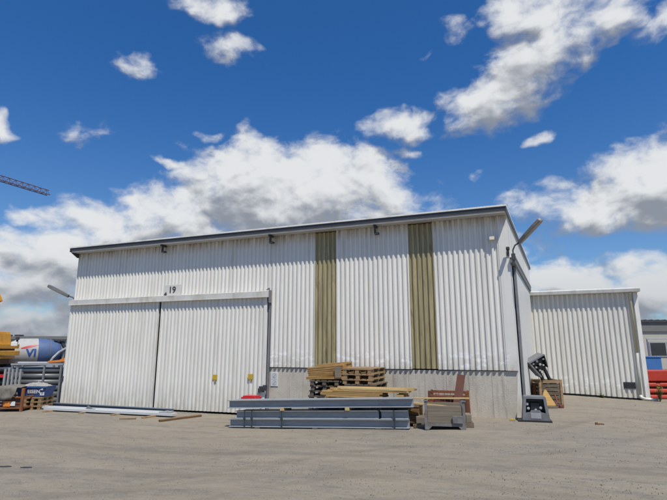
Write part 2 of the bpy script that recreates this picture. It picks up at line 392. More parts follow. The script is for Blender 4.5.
def blob_group():
    """how much cloud stands in a direction of the sky: heaps at their own azimuth and height, broken up by noise"""
    gt = bpy.data.node_groups.new('cloud_amount', 'ShaderNodeTree')
    gt.interface.new_socket('Vector', in_out='INPUT', socket_type='NodeSocketVector')
    gt.interface.new_socket('Amount', in_out='OUTPUT', socket_type='NodeSocketFloat')
    gt.interface.new_socket('Soft', in_out='OUTPUT', socket_type='NodeSocketFloat')
    N = gt.nodes; Lk = gt.links
    gi = N.new('NodeGroupInput'); go = N.new('NodeGroupOutput')
    def math_(op, a, b=None, c=None):
        x = N.new('ShaderNodeMath'); x.operation = op
        for k, v in enumerate((a, b, c)):
            if v is None: continue
            if isinstance(v, (int, float)): x.inputs[k].default_value = v
            else: Lk.new(v, x.inputs[k])
        return x.outputs[0]
    def vm(op, a, b):
        x = N.new('ShaderNodeVectorMath'); x.operation = op
        for k, v in enumerate((a, b)):
            if isinstance(v, tuple): x.inputs[k].default_value = v
            else: Lk.new(v, x.inputs[k])
        return x
    def noise(v, sc, det, rough, dist=0.0):
        n = N.new('ShaderNodeTexNoise'); n.inputs['Scale'].default_value = sc; n.inputs['Detail'].default_value = det
        n.inputs['Roughness'].default_value = rough; n.inputs['Distortion'].default_value = dist
        Lk.new(v, n.inputs['Vector']); return n
    v = vm('NORMALIZE', gi.outputs[0], (0, 0, 0)).outputs[0]
    sq = vm('MULTIPLY', v, (1, 1, 1.5)).outputs[0]
    wn = noise(sq, 7.0, 3, 0.55)
    wv = vm('MULTIPLY', vm('SUBTRACT', wn.outputs['Color'], (0.5, 0.5, 0.5)).outputs[0], (0.14, 0.14, 0.10)).outputs[0]
    vw = vm('ADD', v, wv).outputs[0]
    sp = N.new('ShaderNodeSeparateXYZ'); Lk.new(vw, sp.inputs[0])
    az = math_('MULTIPLY', math_('ARCTAN2', sp.outputs[0], sp.outputs[1]), 180/math.pi)
    hz = math_('SQRT', math_('ADD', math_('MULTIPLY', sp.outputs[0], sp.outputs[0]), math_('MULTIPLY', sp.outputs[1], sp.outputs[1])))
    el = math_('MULTIPLY', math_('ARCTAN2', sp.outputs[2], hz), 180/math.pi)
    cb = N.new('ShaderNodeCombineXYZ'); Lk.new(az, cb.inputs[0]); Lk.new(el, cb.inputs[1]); cb.inputs[2].default_value = 1
    acc = None
    for (a, e, a0, a1, b0, b1, wt) in CLOUDS:
        a = a - math.degrees(HEAD)
        x = vm('DOT_PRODUCT', cb.outputs[0], (a0, a1, -(a0*a+a1*e))).outputs['Value']
        y = vm('DOT_PRODUCT', cb.outputs[0], (b0, b1, -(b0*a+b1*e))).outputs['Value']
        r2 = math_('MULTIPLY_ADD', y, y, math_('MULTIPLY', x, x))
        k = math_('MULTIPLY_ADD', r2, -0.72, wt+0.10)
        acc = math_('MAXIMUM', acc if acc else -0.75, k)
    band = math_('MULTIPLY_ADD', math_('MULTIPLY', el, el), -0.014, 1.0)
    acc = math_('MAXIMUM', acc, band)
    # the rest of the sky, out of this view: scattered heaps
    far = math_('MULTIPLY_ADD', noise(sq, 2.2, 2, 0.5).outputs['Fac'], 3.0, -2.15)
    beh = N.new('ShaderNodeMapRange'); beh.inputs[1].default_value = 55; beh.inputs[2].default_value = 75
    Lk.new(math_('ABSOLUTE', math_('ADD', az, math.degrees(HEAD))), beh.inputs[0])
    acc = math_('MAXIMUM', acc, math_('MULTIPLY_ADD', beh.outputs[0], math_('ADD', far, 0.75), -0.75))
    fb = noise(vm('ADD', sq, vm('MULTIPLY', wv, (0.5, 0.5, 0.5)).outputs[0]).outputs[0], 15.0, 10, 0.56)
    d = math_('ADD', math_('MULTIPLY_ADD', fb.outputs['Fac'], 2.8, -1.57), acc)
    Lk.new(d, go.inputs[0])
    fs_ = noise(sq, 13.0, 2, 0.5)
    Lk.new(math_('ADD', math_('MULTIPLY_ADD', fs_.outputs['Fac'], 1.5, -0.85), acc), go.inputs[1])
    return gt

bg_ = blob_group()
def node(t, **kw):
    n = NN.new(t)
    for k, v in kw.items(): setattr(n, k, v)
    return n
def wm(op, a, b=None, c=None):
    x = node('ShaderNodeMath', operation=op)
    for k, v in enumerate((a, b, c)):
        if v is None: continue
        if isinstance(v, (int, float)): x.inputs[k].default_value = v
        else: LL.new(v, x.inputs[k])
    return x.outputs[0]
def mr(f, a, b, c=0.0, d=1.0, smooth=True):
    x = node('ShaderNodeMapRange'); x.interpolation_type = 'SMOOTHSTEP' if smooth else 'LINEAR'
    for k, v in zip((1, 2, 3, 4), (a, b, c, d)): x.inputs[k].default_value = v
    LL.new(f, x.inputs[0]); return x.outputs[0]
def mixw(f, a, b, blend='MIX'):
    x = node('ShaderNodeMix', data_type='RGBA', blend_type=blend)
    if isinstance(f, float): x.inputs[0].default_value = f
    else: LL.new(f, x.inputs[0])
    for k, v in ((6, a), (7, b)):
        if isinstance(v, tuple): x.inputs[k].default_value = (*v, 1)
        else: LL.new(v, x.inputs[k])
    return x.outputs[2]
tc = node('ShaderNodeTexCoord')
sky = node('ShaderNodeTexSky', sky_type='NISHITA'); sky.sun_disc = False
sky.sun_elevation = math.asin(TOSUN.z); sky.sun_rotation = math.atan2(TOSUN.x, TOSUN.y)
sky.altitude = 300; sky.air_density = 1.0; sky.dust_density = 0.6; sky.ozone_density = 2.0
dirv = tc.outputs['Generated']
def cloud(vec):
    n = node('ShaderNodeGroup'); n.node_tree = bg_; LL.new(vec, n.inputs[0]); return n.outputs
def shifted(off):
    a = node('ShaderNodeVectorMath', operation='ADD'); LL.new(dirv, a.inputs[0]); a.inputs[1].default_value = off
    return a.outputs[0]
D, S0 = cloud(dirv)
S1 = cloud(shifted((0.016, -0.006, 0.026)))[1]
S2 = cloud(shifted((0.02, -0.01, 0.075)))[1]
D3 = cloud(shifted((0.006, -0.003, 0.010)))[0]
sepw = node('ShaderNodeSeparateXYZ'); LL.new(dirv, sepw.inputs[0])
alpha = mr(D, -0.18, 0.85)
cap = lambda d: wm('MAXIMUM', d, -0.25)
lit = wm('ADD', wm('MULTIPLY_ADD', wm('SUBTRACT', cap(S0), cap(S1)), 0.70, 0.50),
         wm('MULTIPLY_ADD', wm('SUBTRACT', cap(S0), cap(S2)), 0.46, wm('MULTIPLY', wm('SUBTRACT', cap(D), cap(D3)), 0.55)))
lit = wm('SUBTRACT', lit, mr(S0, 0.5, 1.6, 0.0, 0.14))
lit = mr(lit, 0.0, 1.0)
# low down the heaps are seen from below and through more air
low = mr(sepw.outputs[2], 0.02, 0.20)
lit = wm('MULTIPLY', lit, wm('MULTIPLY_ADD', low, 0.45, 0.55))
K = CLOUD_K
ccol = mixw(lit, tuple(K*c for c in (0.31, 0.345, 0.41)), tuple(K*c for c in (0.88, 0.90, 0.92)))
scol = mixw(1.0, sky.outputs[0], mixw(mr(sepw.outputs[2], 0.05, 0.55), SKY_LOW, SKY_TINT), 'MULTIPLY')
final = mixw(alpha, scol, ccol)
bgn = node('ShaderNodeBackground'); bgn.inputs['Strength'].default_value = SKY
LL.new(final, bgn.inputs['Color'])
out = node('ShaderNodeOutputWorld'); LL.new(bgn.outputs[0], out.inputs['Surface'])

scene.view_settings.view_transform = 'Standard'; scene.view_settings.look = 'None'
scene.view_settings.exposure = EXPO; scene.view_settings.gamma = 1
scene.view_settings.use_curve_mapping = False
scene.render.engine = 'CYCLES'
scene.cycles.max_bounces = 6; scene.cycles.use_denoising = True

# ------------------------------------------------------------------ ground
def ground_mat():
    m = bpy.data.materials.new('compacted_gravel'); m.use_nodes = True
    n_ = m.node_tree; N = n_.nodes; Lk = n_.links; b = N['Principled BSDF']
    b.inputs['Roughness'].default_value = 0.95; b.inputs['Specular IOR Level'].default_value = 0.15
    tc = N.new('ShaderNodeTexCoord')
    def noise(sc, st=(1, 1, 1), rot=0.0, det=6, rough=0.6, dist=0.0):
        mp = N.new('ShaderNodeMapping'); mp.inputs['Scale'].default_value = st; mp.inputs['Rotation'].default_value = (0, 0, rot)
        Lk.new(tc.outputs['Object'], mp.inputs['Vector'])
        n = N.new('ShaderNodeTexNoise'); n.inputs['Scale'].default_value = sc; n.inputs['Detail'].default_value = det
        n.inputs['Roughness'].default_value = rough; n.inputs['Distortion'].default_value = dist
        Lk.new(mp.outputs['Vector'], n.inputs['Vector']); return n.outputs['Fac']
    def ramp(f, a, c, o1=0.0, o2=1.0):
        r = N.new('ShaderNodeMapRange'); r.interpolation_type = 'SMOOTHSTEP'
        for k, v in zip((1, 2, 3, 4), (a, c, o1, o2)): r.inputs[k].default_value = v
        Lk.new(f, r.inputs[0]); return r.outputs[0]
    def mixc(f, a, c):
        x = N.new('ShaderNodeMix'); x.data_type = 'RGBA'
        if isinstance(f, float): x.inputs[0].default_value = f
        else: Lk.new(f, x.inputs[0])
        for k, v in ((6, a), (7, c)):
            if isinstance(v, tuple): x.inputs[k].default_value = (*v, 1)
            else: Lk.new(v, x.inputs[k])
        return x.outputs[2]
    gc = lambda *c: tuple(x*GROUND for x in c)
    c = mixc(ramp(noise(0.22, dist=0.6), 0.38, 0.64), gc(0.222, 0.188, 0.138), gc(0.202, 0.178, 0.142))
    c = mixc(ramp(noise(1.0, (0.3, 1.2, 1), R(-19), 6, 0.62, 0.3), 0.44, 0.66, 0, 0.6), c, gc(0.270, 0.228, 0.168))    # sandy streaks along the driving line
    c = mixc(ramp(noise(1.3, (0.28, 1.2, 1), R(-23), 8, 0.70, 0.2), 0.50, 0.66, 0, 0.6), c, gc(0.135, 0.122, 0.105))    # worn dark tracks
    c = mixc(ramp(noise(2.4, (0.5, 1.3, 1), 0.2, 8, 0.72), 0.50, 0.62, 0, 0.6), c, gc(0.14, 0.127, 0.11))
    c = mixc(ramp(noise(9.0, (0.6, 1, 1), 0.1, 6, 0.7), 0.4, 0.66, 0, 0.35), c, gc(0.255, 0.235, 0.205))
    c = mixc(ramp(noise(55.0, det=4, rough=0.7), 0.52, 0.62, 0, 0.55), c, gc(0.29, 0.27, 0.24))                          # pale grit
    c = mixc(ramp(noise(42.0, det=4, rough=0.7), 0.58, 0.66, 0, 0.45), c, gc(0.085, 0.078, 0.068))                        # dark grit
    # wheel tracks: pairs of worn strips that wander across the yard
    def mth(op, a, d=None):
        x = N.new('ShaderNodeMath'); x.operation = op
        for k, v in enumerate((a, d)):
            if v is None: continue
            if isinstance(v, (int, float)): x.inputs[k].default_value = v
            else: Lk.new(v, x.inputs[k])
        return x.outputs[0]
    sp = N.new('ShaderNodeSeparateXYZ'); Lk.new(tc.outputs['Object'], sp.inputs[0])
    wob = mth('MULTIPLY', mth('SUBTRACT', noise(0.13, det=2, rough=0.4), 0.5), 2.2)
    fray = mth('MULTIPLY', mth('SUBTRACT', noise(5.0, det=4, rough=0.7), 0.5), 0.16)
    acc = None
    for (deg, off, wd) in ((20, -8.35, .17), (20, -6.75, .17), (26, -6.1, .14), (26, -4.55, .14), (13, -9.6, .2), (13, -7.9, .2), (48, -2.6, .15), (48, -1.1, .15), (4, -6.3, .16), (4, -4.8, .16)):
        a = R(deg)
        yy = mth('SUBTRACT', mth('MULTIPLY', sp.outputs[1], math.cos(a)), mth('MULTIPLY', sp.outputs[0], math.sin(a)))
        dd = mth('ABSOLUTE', mth('ADD', mth('ADD', yy, -off), mth('ADD', wob, fray)))
        k = ramp(dd, wd*0.45, wd*1.15, 1.0, 0.0)
        acc = mth('MAXIMUM', acc, k) if acc else k
    wear = mth('MULTIPLY', acc, ramp(noise(0.5, det=4), 0.34, 0.62))
    c = mixc(mth('MULTIPLY', wear, 0.38), c, gc(0.138, 0.120, 0.094))
    Lk.new(c, b.inputs['Base Color'])
    b1 = N.new('ShaderNodeBump'); b1.inputs['Strength'].default_value = 0.55; b1.inputs['Distance'].default_value = 0.03
    Lk.new(noise(34.0, det=6, rough=0.7), b1.inputs['Height'])
    b2 = N.new('ShaderNodeBump'); b2.inputs['Strength'].default_value = 0.45; b2.inputs['Distance'].default_value = 0.12
    Lk.new(noise(2.0, (0.5, 1.4, 1), det=5, rough=0.6), b2.inputs['Height']); Lk.new(b1.outputs[0], b2.inputs['Normal'])
    Lk.new(b2.outputs[0], b.inputs['Normal'])
    return m
M['ground'] = ground_mat()
def axis_pts(lo, hi, flo, fhi, step, far):
    p = []; x = flo
    while x < fhi: p.append(x); x += step
    p.append(fhi)
    d = step
    a = flo; 
    while a > lo: d *= far; a -= d; p.insert(0, max(a, lo))
    d = step; a = fhi
    while a < hi: d *= far; a += d; p.append(min(a, hi))
    return p
xs = axis_pts(-900, 900, -22, 12, 0.2, 1.35); ys = axis_pts(-500, 1200, -14, 8, 0.2, 1.35)
gb = MB()
for y in ys:
    for x in xs:
        n = mnoise.noise(Vector((x*0.5, y*0.9, 0)))*0.012 + mnoise.noise(Vector((x*2.1, y*2.6, 3)))*0.006
        gb.v.append((x, y, g(x, y) + n - 0.004))
nx_ = len(xs)
for j in range(len(ys)-1):
    for i in range(nx_-1):
        gb.f.append((j*nx_+i, j*nx_+i+1, (j+1)*nx_+i+1, (j+1)*nx_+i)); gb.m.append(0)
structure(gb.build('ground', 'ground', smooth=True))

# low wooded rise closing the horizon
hb = MB(); ring = []
for k in range(121):
    t = 2*math.pi*k/120; rr = 700
    h = 6 + 5*mnoise.noise(Vector((math.cos(t)*4, math.sin(t)*4, 1.7))) + 2*mnoise.noise(Vector((math.cos(t)*22, math.sin(t)*22, 5)))
    ring.append((rr*math.cos(t), rr*math.sin(t), h))
for k in range(120):
    a, b = ring[k], ring[k+1]
    hb.add([(a[0], a[1], -3), (b[0], b[1], -3), (b[0]*1.03, b[1]*1.03, b[2]), (a[0]*1.03, a[1]*1.03, a[2]), (b[0]*1.25, b[1]*1.25, b[2]-1), (a[0]*1.25, a[1]*1.25, a[2]-1)], [(0, 1, 2, 3), (3, 2, 4, 5)])
M['hill'] = mat('far_woods', (0.055, 0.075, 0.06), 0.95, var=0.3, scale=0.05)
structure(hb.build('hills', 'hill', smooth=True))

# loose grit and pebbles, thick near the camera
pb = MB()
hx, hy = math.sin(-HEAD), math.cos(-HEAD)
for i in range(7000):
    dd = 4.6 + 12*random.random()**1.9; side = (random.random()*2-1)*(0.80*dd+0.5)
    x = CAM[0] + hx*dd + hy*side; y = CAM[1] + hy*dd - hx*side
    if y > -0.3 and x < 0.2: continue
    r = random.uniform(0.003, 0.008) * (2.2 if random.random() < 0.04 else 1)
    z = g(x, y) + r*0.15
    vs = []
    for k in range(5):
        t = 2*math.pi*k/5 + random.random(); vs.append((x+r*math.cos(t)*random.uniform(.7, 1.2), y+r*math.sin(t)*random.uniform(.7, 1.2), z-0.012))
    for k in range(5):
        t = 2*math.pi*k/5 + random.random(); vs.append((x+.7*r*math.cos(t), y+.7*r*math.sin(t), z+r*random.uniform(.35, .8)))
    pb.add(vs, [(5, 6, 7, 8, 9)] + [(k, (k+1) % 5, 5+(k+1) % 5, 5+k) for k in range(5)])
grv = pb.build('gravel', 'stone'); grv['kind'] = 'stuff'; grv['label'] = 'loose grit and pebbles scattered over the yard'

# ------------------------------------------------------------------ the hall
SK = 0.0785/0.997     # the side wall runs slightly outwards as it goes back
def sx(y): return SK*y
W_, TOP, D_ = 14.93, 5.10, 9.7
hall = thing('industrial_hall', 'large white ribbed steel hall with two sliding doors and two yellowed translucent strips', 'hall')
cl = MB()
cl.sheet(ribs(-1.93, -0.26), 0.02, 1.125, TOP)
cl.sheet([(-0.26, -0.045), (-0.245, -0.062), (0.004, -0.062), (0.004, -0.02)], 0.02, 1.122, TOP)     # flat corner flashing
cl.sheet(ribs(-4.77, -2.62), 0.02, 1.125, TOP)
cl.sheet(ribs(-6.935, -5.44), 0.02, 1.125, TOP)
cl.sheet(ribs(-W_, -6.94), 0.02, 3.18, TOP)
cl.build('front_cladding', 'clad', hall)
pf = [(-6.93, -0.005)]
x = -6.93
while x < -0.5:
    x += random.choice((0.42, 0.56, 0.7, 0.42))
    if x < -0.3: pf += [(x-0.005, -0.005), (x-0.002, 0.006), (x+0.002, 0.006), (x+0.005, -0.005)]
pf.append((0.0, -0.005))
pl = MB(); pl.sheet(pf, 0.16, -0.6, 1.105)
o = pl.build('plinth', 'concrete', hall)
for v in o.data.vertices:                                   # knocked-off foot of the corner
    if v.co.x > -0.05 and v.co.z < 0: v.co.x -= 0.16
    elif v.co.x > -0.05: v.co.x -= 0.0
for (a, b) in ((-2.62, -1.93), (-5.44, -4.77)):
    tp = MB(); tp.sheet(ribs(a+0.003, b-0.003, crest=-0.054, valley=-0.012), 0.015, 1.14, TOP-0.03)
    tp.build('translucent_panel', 'fibre', hall)
# side wall: flashing, cladding over the door, post, rear wall, left wall
sw = MB()
def sidebox(mb, y0, y1, x0, x1, z0, z1, m=0):
    vs = [(sx(y0)+x0, y0, z0), (sx(y0)+x1, y0, z0), (sx(y1)+x1, y1, z0), (sx(y1)+x0, y1, z0)]
    vs += [(a, b, z1) for a, b, _ in vs]
    mb.add(vs, [(0, 3, 2, 1), (4, 5, 6, 7), (0, 1, 5, 4), (1, 2, 6, 5), (2, 3, 7, 6), (3, 0, 4, 7)], m)
sidebox(sw, 0.022, 0.16, -0.10, 0.003, 1.11, TOP)
k = 0
while k < 34:                                               # shallow ribbed sheets above and behind the door
    y0 = 0.162 + k*0.28
    sidebox(sw, y0, y0+0.20, -0.06, 0.0, 3.86 if y0 < 7.3 else -0.6, TOP)
    sidebox(sw, y0+0.202, y0+0.278, -0.06, -0.022, 3.86 if y0 < 7.3 else -0.6, TOP)
    k += 1
sw.build('side_cladding', 'sidew', hall)
rw = MB(); rw.box(-W_, sx(D_)-0.07, D_-0.12, D_, -0.6, TOP)
rw.box(-W_, -W_+0.10, 0.03, D_-0.13, -0.6, TOP)
rw.build('rear_cladding', 'sidew', hall)
inn = MB(); inn.box(-W_+0.12, -0.15, 0.9, 1.0, -0.3, 5.05); inn.box(-0.9, -0.8, 1.02, 9.4, -0.3, 5.05)  # dark panels added behind the doors in place of the unlit inside
inn.build('dark_interior_panel', 'interior', hall)
# roof
rf = MB()
def roofslab(mb, v0, v1, ex, z0, z1, m=0):
    vs = [(-W_-0.05+0.03-ex, v0, z0), (0.015+sx(v0)+ex, v0, z0), (0.015+sx(v1)+ex, v1, z0), (-W_-0.02-ex, v1, z0)]
    vs += [(a, b, z1) for a, b, _ in vs]
    mb.add(vs, [(0, 3, 2, 1), (4, 5, 6, 7), (0, 1, 5, 4), (1, 2, 6, 5), (2, 3, 7, 6), (3, 0, 4, 7)], m)
roofslab(rf, -0.38, D_+0.1, 0.0, TOP+0.003, TOP+0.14)
roof = rf.build('roof', 'roof', hall)
fs = MB(); roofslab(fs, -0.425, -0.382, 0.0, TOP+0.05, TOP+0.135)
sidebox(fs, -0.425, D_+0.1, 0.018, 0.05, TOP+0.01, TOP+0.135)
fs.box(-W_-0.06, -W_-0.025, -0.42, D_+0.1, TOP+0.01, TOP+0.135)
fs.build('fascia', 'fascia', roof)
tr = MB(); roofslab(tr, -0.45, D_+0.13, 0.035, TOP+0.142, TOP+0.185)
tr.build('roof_edge_flashing', 'trim', roof)
gt = MB(); gt.box(-W_+0.03, -0.02, -0.405, -0.385, TOP-0.005, TOP+0.001)
gt.build('soffit_trim', 'trim', roof)
# brackets hanging under the eaves
for s in (10.93, 6.85, 3.51):
    bk = MB(); bk.box(-s-0.03, -s+0.03, -0.36, -0.10, TOP-0.06, TOP-0.003)
    bk.box(-s-0.022, -s+0.022, -0.30, -0.24, TOP-0.22, TOP-0.062)
    bk.box(-s-0.02, -s+0.10, -0.31, -0.17, TOP-0.27, TOP-0.222)
    bk.build('eave_bracket', 'dark', hall)
eb = MB(); eb.prism([(-0.40, TOP-0.01), (-0.07, TOP-0.01), (-0.07, TOP-0.16), (-0.12, TOP-0.16)], -W_-0.02, -W_+0.03)
eb.build('eave_bracket', 'dark', hall)
# front door gear
rl = MB(); rl.box(-14.97, -6.87, -0.235, -0.065, 3.185, 3.36); rl.box(-14.97, -6.87, -0.25, -0.236, 3.18, 3.20)
rl.prism([(-0.237, 3.362), (-0.065, 3.362), (-0.065, 3.40)], -14.97, -6.875)
rail = rl.build('door_rail', 'railpaint', hall)
rc = MB(); rc.box(-6.868, -6.855, -0.24, -0.065, 3.02, 3.40); rc.prism([(-6.99, 3.404), (-6.86, 3.404), (-6.86, 3.47)], -0.22, -0.19, axis='y')
rc.build('rail_stop', 'grey', rail)
rc = MB(); rc.prism([(-10.88, 3.405), (-10.78, 3.405), (-10.80, 3.50)], -0.12, -0.08, axis='y')
rc.build('rail_stop', 'dark', rail)
jp = MB(); jp.box(-6.94, -6.885, -0.085, -0.012, -0.5, 3.17)
jp.build('door_post', 'grey', hall)
# two sliding leaves
def leaf(x0, x1, name='sliding_door'):
    z0a, z0b = g(x0, 0) + 0.05, g(x1, 0) + 0.05
    mb = MB(); fr = ribs(x0+0.05, x1-0.05, 0.142, -0.152, -0.122, phase=x0, c=0.42, f=0.15)
    mb.sheet(fr, -0.09, 0, 3.20)
    for i, v in enumerate(mb.v):
        if v[2] == 0:
            t = (v[0]-x0)/(x1-x0); mb.v[i] = (v[0], v[1], z0a+(z0b-z0a)*t)
    d = mb.build(name, 'door', hall)
    f = MB(); f.box(x0, x0+0.047, -0.16, -0.085, z0a-0.01, 3.19); f.build('edge_frame', 'trim', d)
    f = MB(); f.box(x1-0.047, x1, -0.16, -0.085, z0b-0.01, 3.19); f.build('edge_frame', 'trim', d)
    return d
dl = leaf(-14.95, -11.02); dr = leaf(-10.905, -6.965)
th = MB(); th.box(-14.93, -6.96, -0.03, 0.05, -0.6, g(-9, 0)-0.0)
th.build('door_sill', 'dark', hall)
for s, z in ((8.68, 0.80), (7.44, 0.84)):
    p = MB(); p.box(-s-0.085, -s+0.085, -0.178, -0.164, z-0.075, z+0.085, bev=0.006)
    p.box(-s-0.012, -s+0.022, -0.178, -0.166, z-0.135, z-0.077)
    p.build('handle_plate', 'plate_yellow', dr)
lk = MB(); lk.box(-7.13, -6.955, -0.20, -0.165, 0.42, 0.58); lk.box(-6.985, -6.855, -0.235, -0.202, 0.46, 0.62); lk.box(-7.15, -7.06, -0.22, -0.202, 0.40, 0.52)
lk.build('door_lock', 'dark', dr)
hg = MB(); hg.box(-14.99, -14.90, -0.19, -0.162, 0.55, 0.72); hg.build('door_catch', 'dark', dl)
# side door gear
sr = MB(); sidebox(sr, 0.05, 7.15, 0.01, 0.13, 3.85, 3.98)
srl = sr.build('side_door_rail', 'grey', hall)
srt = MB(); sidebox(srt, 0.03, 7.15, 0.005, 0.16, 3.982, 4.005); srt.build('rail_cover', 'trim', srl)
sd = MB()
y = 0.82
while y < 6.9:
    sidebox(sd, y, y+0.46, 0.03, 0.075, 0.12, 3.84); sidebox(sd, y+0.462, y+0.498, 0.035, 0.055, 0.12, 3.84); y += 0.5
sdo = sd.build('side_sliding_door', 'sidew', hall)
jb = MB(); sidebox(jb, 0.74, 0.815, 0.02, 0.085, 0.10, 3.84); jb.build('edge_frame', 'grey', sdo)
jb = MB(); sidebox(jb, 0.163, 0.62, -0.12, -0.002, -0.5, 3.85); jb.build('side_door_post', 'sidew', hall)

# number plate and notice, lamps on the wall
t = thing('number_plate', 'grey plate with the number 19 above the sliding door rail', 'sign', (-10.575, -0.075, 3.565))
p = MB(); p.box(-0.34, 0.34, 0, 0.012, -0.165, 0.185, bev=0.004); p.build('plate', 'signgrey', t)
text_mb('19', 0.30, 0.003, bold=0.006).build('lettering', 'ink', t, loc=(0, -0.004, 0.0))
t = thing('safety_notice', 'small white notice with grey symbols on the concrete plinth beside the door post', 'sign', (-6.72, -0.024, 0.78))
p = MB(); p.box(-0.12, 0.12, 0, 0.016, -0.20, 0.20, bev=0.003); p.build('plate', 'signwhite', t)
s_ = MB()
for zc in (0.10, -0.10):
    for k in range(20):
        a0, a1 = 2*math.pi*k/20, 2*math.pi*(k+1)/20
        q = [(0.075*math.cos(a0), 0.075*math.sin(a0)+zc), (0.075*math.cos(a1), 0.075*math.sin(a1)+zc), (0.058*math.cos(a1), 0.058*math.sin(a1)+zc), (0.058*math.cos(a0), 0.058*math.sin(a0)+zc)]
        s_.add([(a, -0.003, b) for a, b in q], [(0, 1, 2, 3)])
    s_.bar((-0.045, -0.004, zc-0.04), (0.045, -0.004, zc+0.04), 0.004, 0.016)
    s_.box(-0.02, 0.02, -0.0045, -0.002, zc-0.035, zc+0.03)
s_.box(-0.10, 0.10, -0.003, -0.001, -0.004, 0.004)
s_.build('symbols', 'inkgrey', t)

def wall_lamp(base, tip, label):
    t = thing('wall_lamp', label, 'lamp', base, 0, 'flat lamps on arms at the hall corners')
    B_ = Vector((0, 0, 0)); T = Vector(tip)-Vector(base)
    dirn = T.normalized(); Ls = T.length
    a = MB(); a.tube([(0, 0, 0), (0.0, 0, T.z*0.18), (T.x*0.08, T.y*0.08, T.z*0.32), (T.x*0.30, T.y*0.30, T.z*0.42)], 0.02, 8)
    a.box(-0.05, 0.05, -0.05, 0.05, -0.10, 0.06)
    a.build('arm', 'dark', t, smooth=False)
    p0 = Vector((T.x*0.24, T.y*0.24, T.z*0.38)); d = (T-p0).normalized(); sdv = d.cross(Vector((0, 0, 1))).normalized(); n = sdv.cross(d).normalized()
    ln = (T-p0).length
    def shell(z0, z1, k):
        vs = []
        prof = [(0, 0.045), (0.08, 0.06), (0.3, 0.105), (0.7, 0.125), (0.93, 0.11), (1.0, 0.06)]
        for zz, kk in ((z0, k), (z1, k*0.8)):
            for (f, wd) in prof: vs.append(p0 + d*ln*f + sdv*wd*kk + n*zz)
            for (f, wd) in reversed(prof): vs.append(p0 + d*ln*f - sdv*wd*kk + n*zz)
        m_ = len(prof)*2; h = MB()
        h.add(vs, [tuple(range(m_))[::-1], tuple(range(m_, 2*m_))] + [(i, (i+1) % m_, m_+(i+1) % m_, m_+i) for i in range(m_)])
        return h
    shell(-0.02, 0.055, 1.0).build('lamp_housing', 'lamp', t)
    shell(-0.022, -0.045, 0.86).build('diffuser', 'diffuser', t)
    return t
bx, by = O(4.60, 12.0); tx, ty = O(5.22, 11.6)
wall_lamp((0.10, by+0.02, 3.98), (tx, ty, 4.84), 'flat street-type lamp on a curved arm at the right hall corner')
bx, by = O(-9.38, 17.3); tx, ty = O(-10.55, 17.6)
wall_lamp((-W_-0.06, 0.02, 3.30), (tx, ty, 3.93), 'flat street-type lamp sticking out from the left hall corner')
t = thing('security_camera', 'small dark camera on a bracket above the right end of the front wall', 'camera', (-0.02, -0.066, 4.08))
q = MB(); q.box(-0.03, 0.03, -0.02, 0.0, -0.08, 0.08); q.tube([(0, -0.01, 0), (0.0, -0.14, 0.05)], 0.015, 6); q.build('bracket', 'dark', t)
q = MB(); q.box(-0.045, 0.045, -0.26, -0.08, 0.05, 0.12, bev=0.015); q.build('camera_body', 'dark', t)
t = thing('floodlight', 'small beige floodlight in the eave shadow near the right hall corner', 'lamp', (-0.39, -0.07, 4.47))
q = MB(); q.box(-0.015, 0.015, -0.06, 0.0, -0.015, 0.015); q.build('bracket', 'beige', t)
q = MB(); q.prism([(-0.061, -0.05), (-0.061, 0.04), (-0.11, 0.06), (-0.13, -0.03)], -0.06, 0.06); q.build('lamp_housing', 'beige', t)

# ------------------------------------------------------------------ lower hall behind, on the right
EY = -(-3.81*AY + 0)  # replaced below
ex0, ey = O(8.368, 18.375)      # its front wall runs parallel to the big hall's
exl, exr, ETOP, EB = SK*ey+0.005, 4.235, 3.665, 7.0
ext = thing('annex_hall', 'lower light grey ribbed steel annex behind the right corner of the hall', 'hall')
ew = MB(); ew.sheet(ribs(exl, exr-0.14, 0.168, -0.055, -0.012, phase=0.05, c=0.42, f=0.14), 0.04, -0.03, ETOP)
for i, v in enumerate(ew.v): ew.v[i] = (v[0], v[1]+ey, v[2] if v[2] > 0 else g(v[0], ey)+0.06)
ew.build('front_cladding', 'extw', ext)
ef = MB(); ef.box(exr-0.137, exr, ey-0.07, ey+0.04, -0.3, ETOP); ef.box(exr-0.03, exr, ey+0.042, ey+EB, -0.3, ETOP)
ef.build('corner_flashing', 'trim', ext)
es = MB(); es.box(exl, exr-0.03, ey+0.05, ey+0.25, -0.5, 0.06); es.build('footing', 'dark', ext)
es = MB(); es.box(exl, exr-0.03, ey+EB-0.1, ey+EB, -0.5, ETOP); es.build('rear_cladding', 'extw', ext)
er = MB(); er.box(exl, exr+0.03, ey-0.10, ey+EB+0.05, ETOP+0.003, ETOP+0.06)
erf = er.build('roof', 'roof', ext)
eg = MB(); eg.prism([(-0.27, 0.02), (-0.102, 0.02), (-0.102, 0.17), (-0.29, 0.17), (-0.30, 0.13)], exl, exr+0.06)
eg.build('gutter', 'trim', erf, loc=(0, ey, ETOP-0.01))
vent = MB(); vent.box(3.46, 3.83, ey-0.075, ey-0.057, 0.28, 0.50)
for k in range(5): vent.box(3.47, 3.82, ey-0.088, ey-0.076, 0.30+k*0.04, 0.315+k*0.04)
vent.build('vent_grille', 'dark', ext)
t = MB(); px_ = 3.985
t.tube([(px_, ey-0.22, 3.66), (px_, ey-0.14, 3.55), (px_, ey-0.10, 3.40), (px_+0.008, ey-0.10, 1.52)], 0.045, 10, m=0)
t.tube([(px_+0.008, ey-0.10, 1.52), (px_-0.05, ey-0.10, 0.05)], 0.042, 10, m=1)
t.tube([(px_-0.05, ey-0.10, 0.06), (px_-0.04, ey-0.13, -0.01), (px_+0.06, ey-0.20, -0.05), (px_+0.42, ey-0.30, -0.06)], 0.05, 10, m=2)
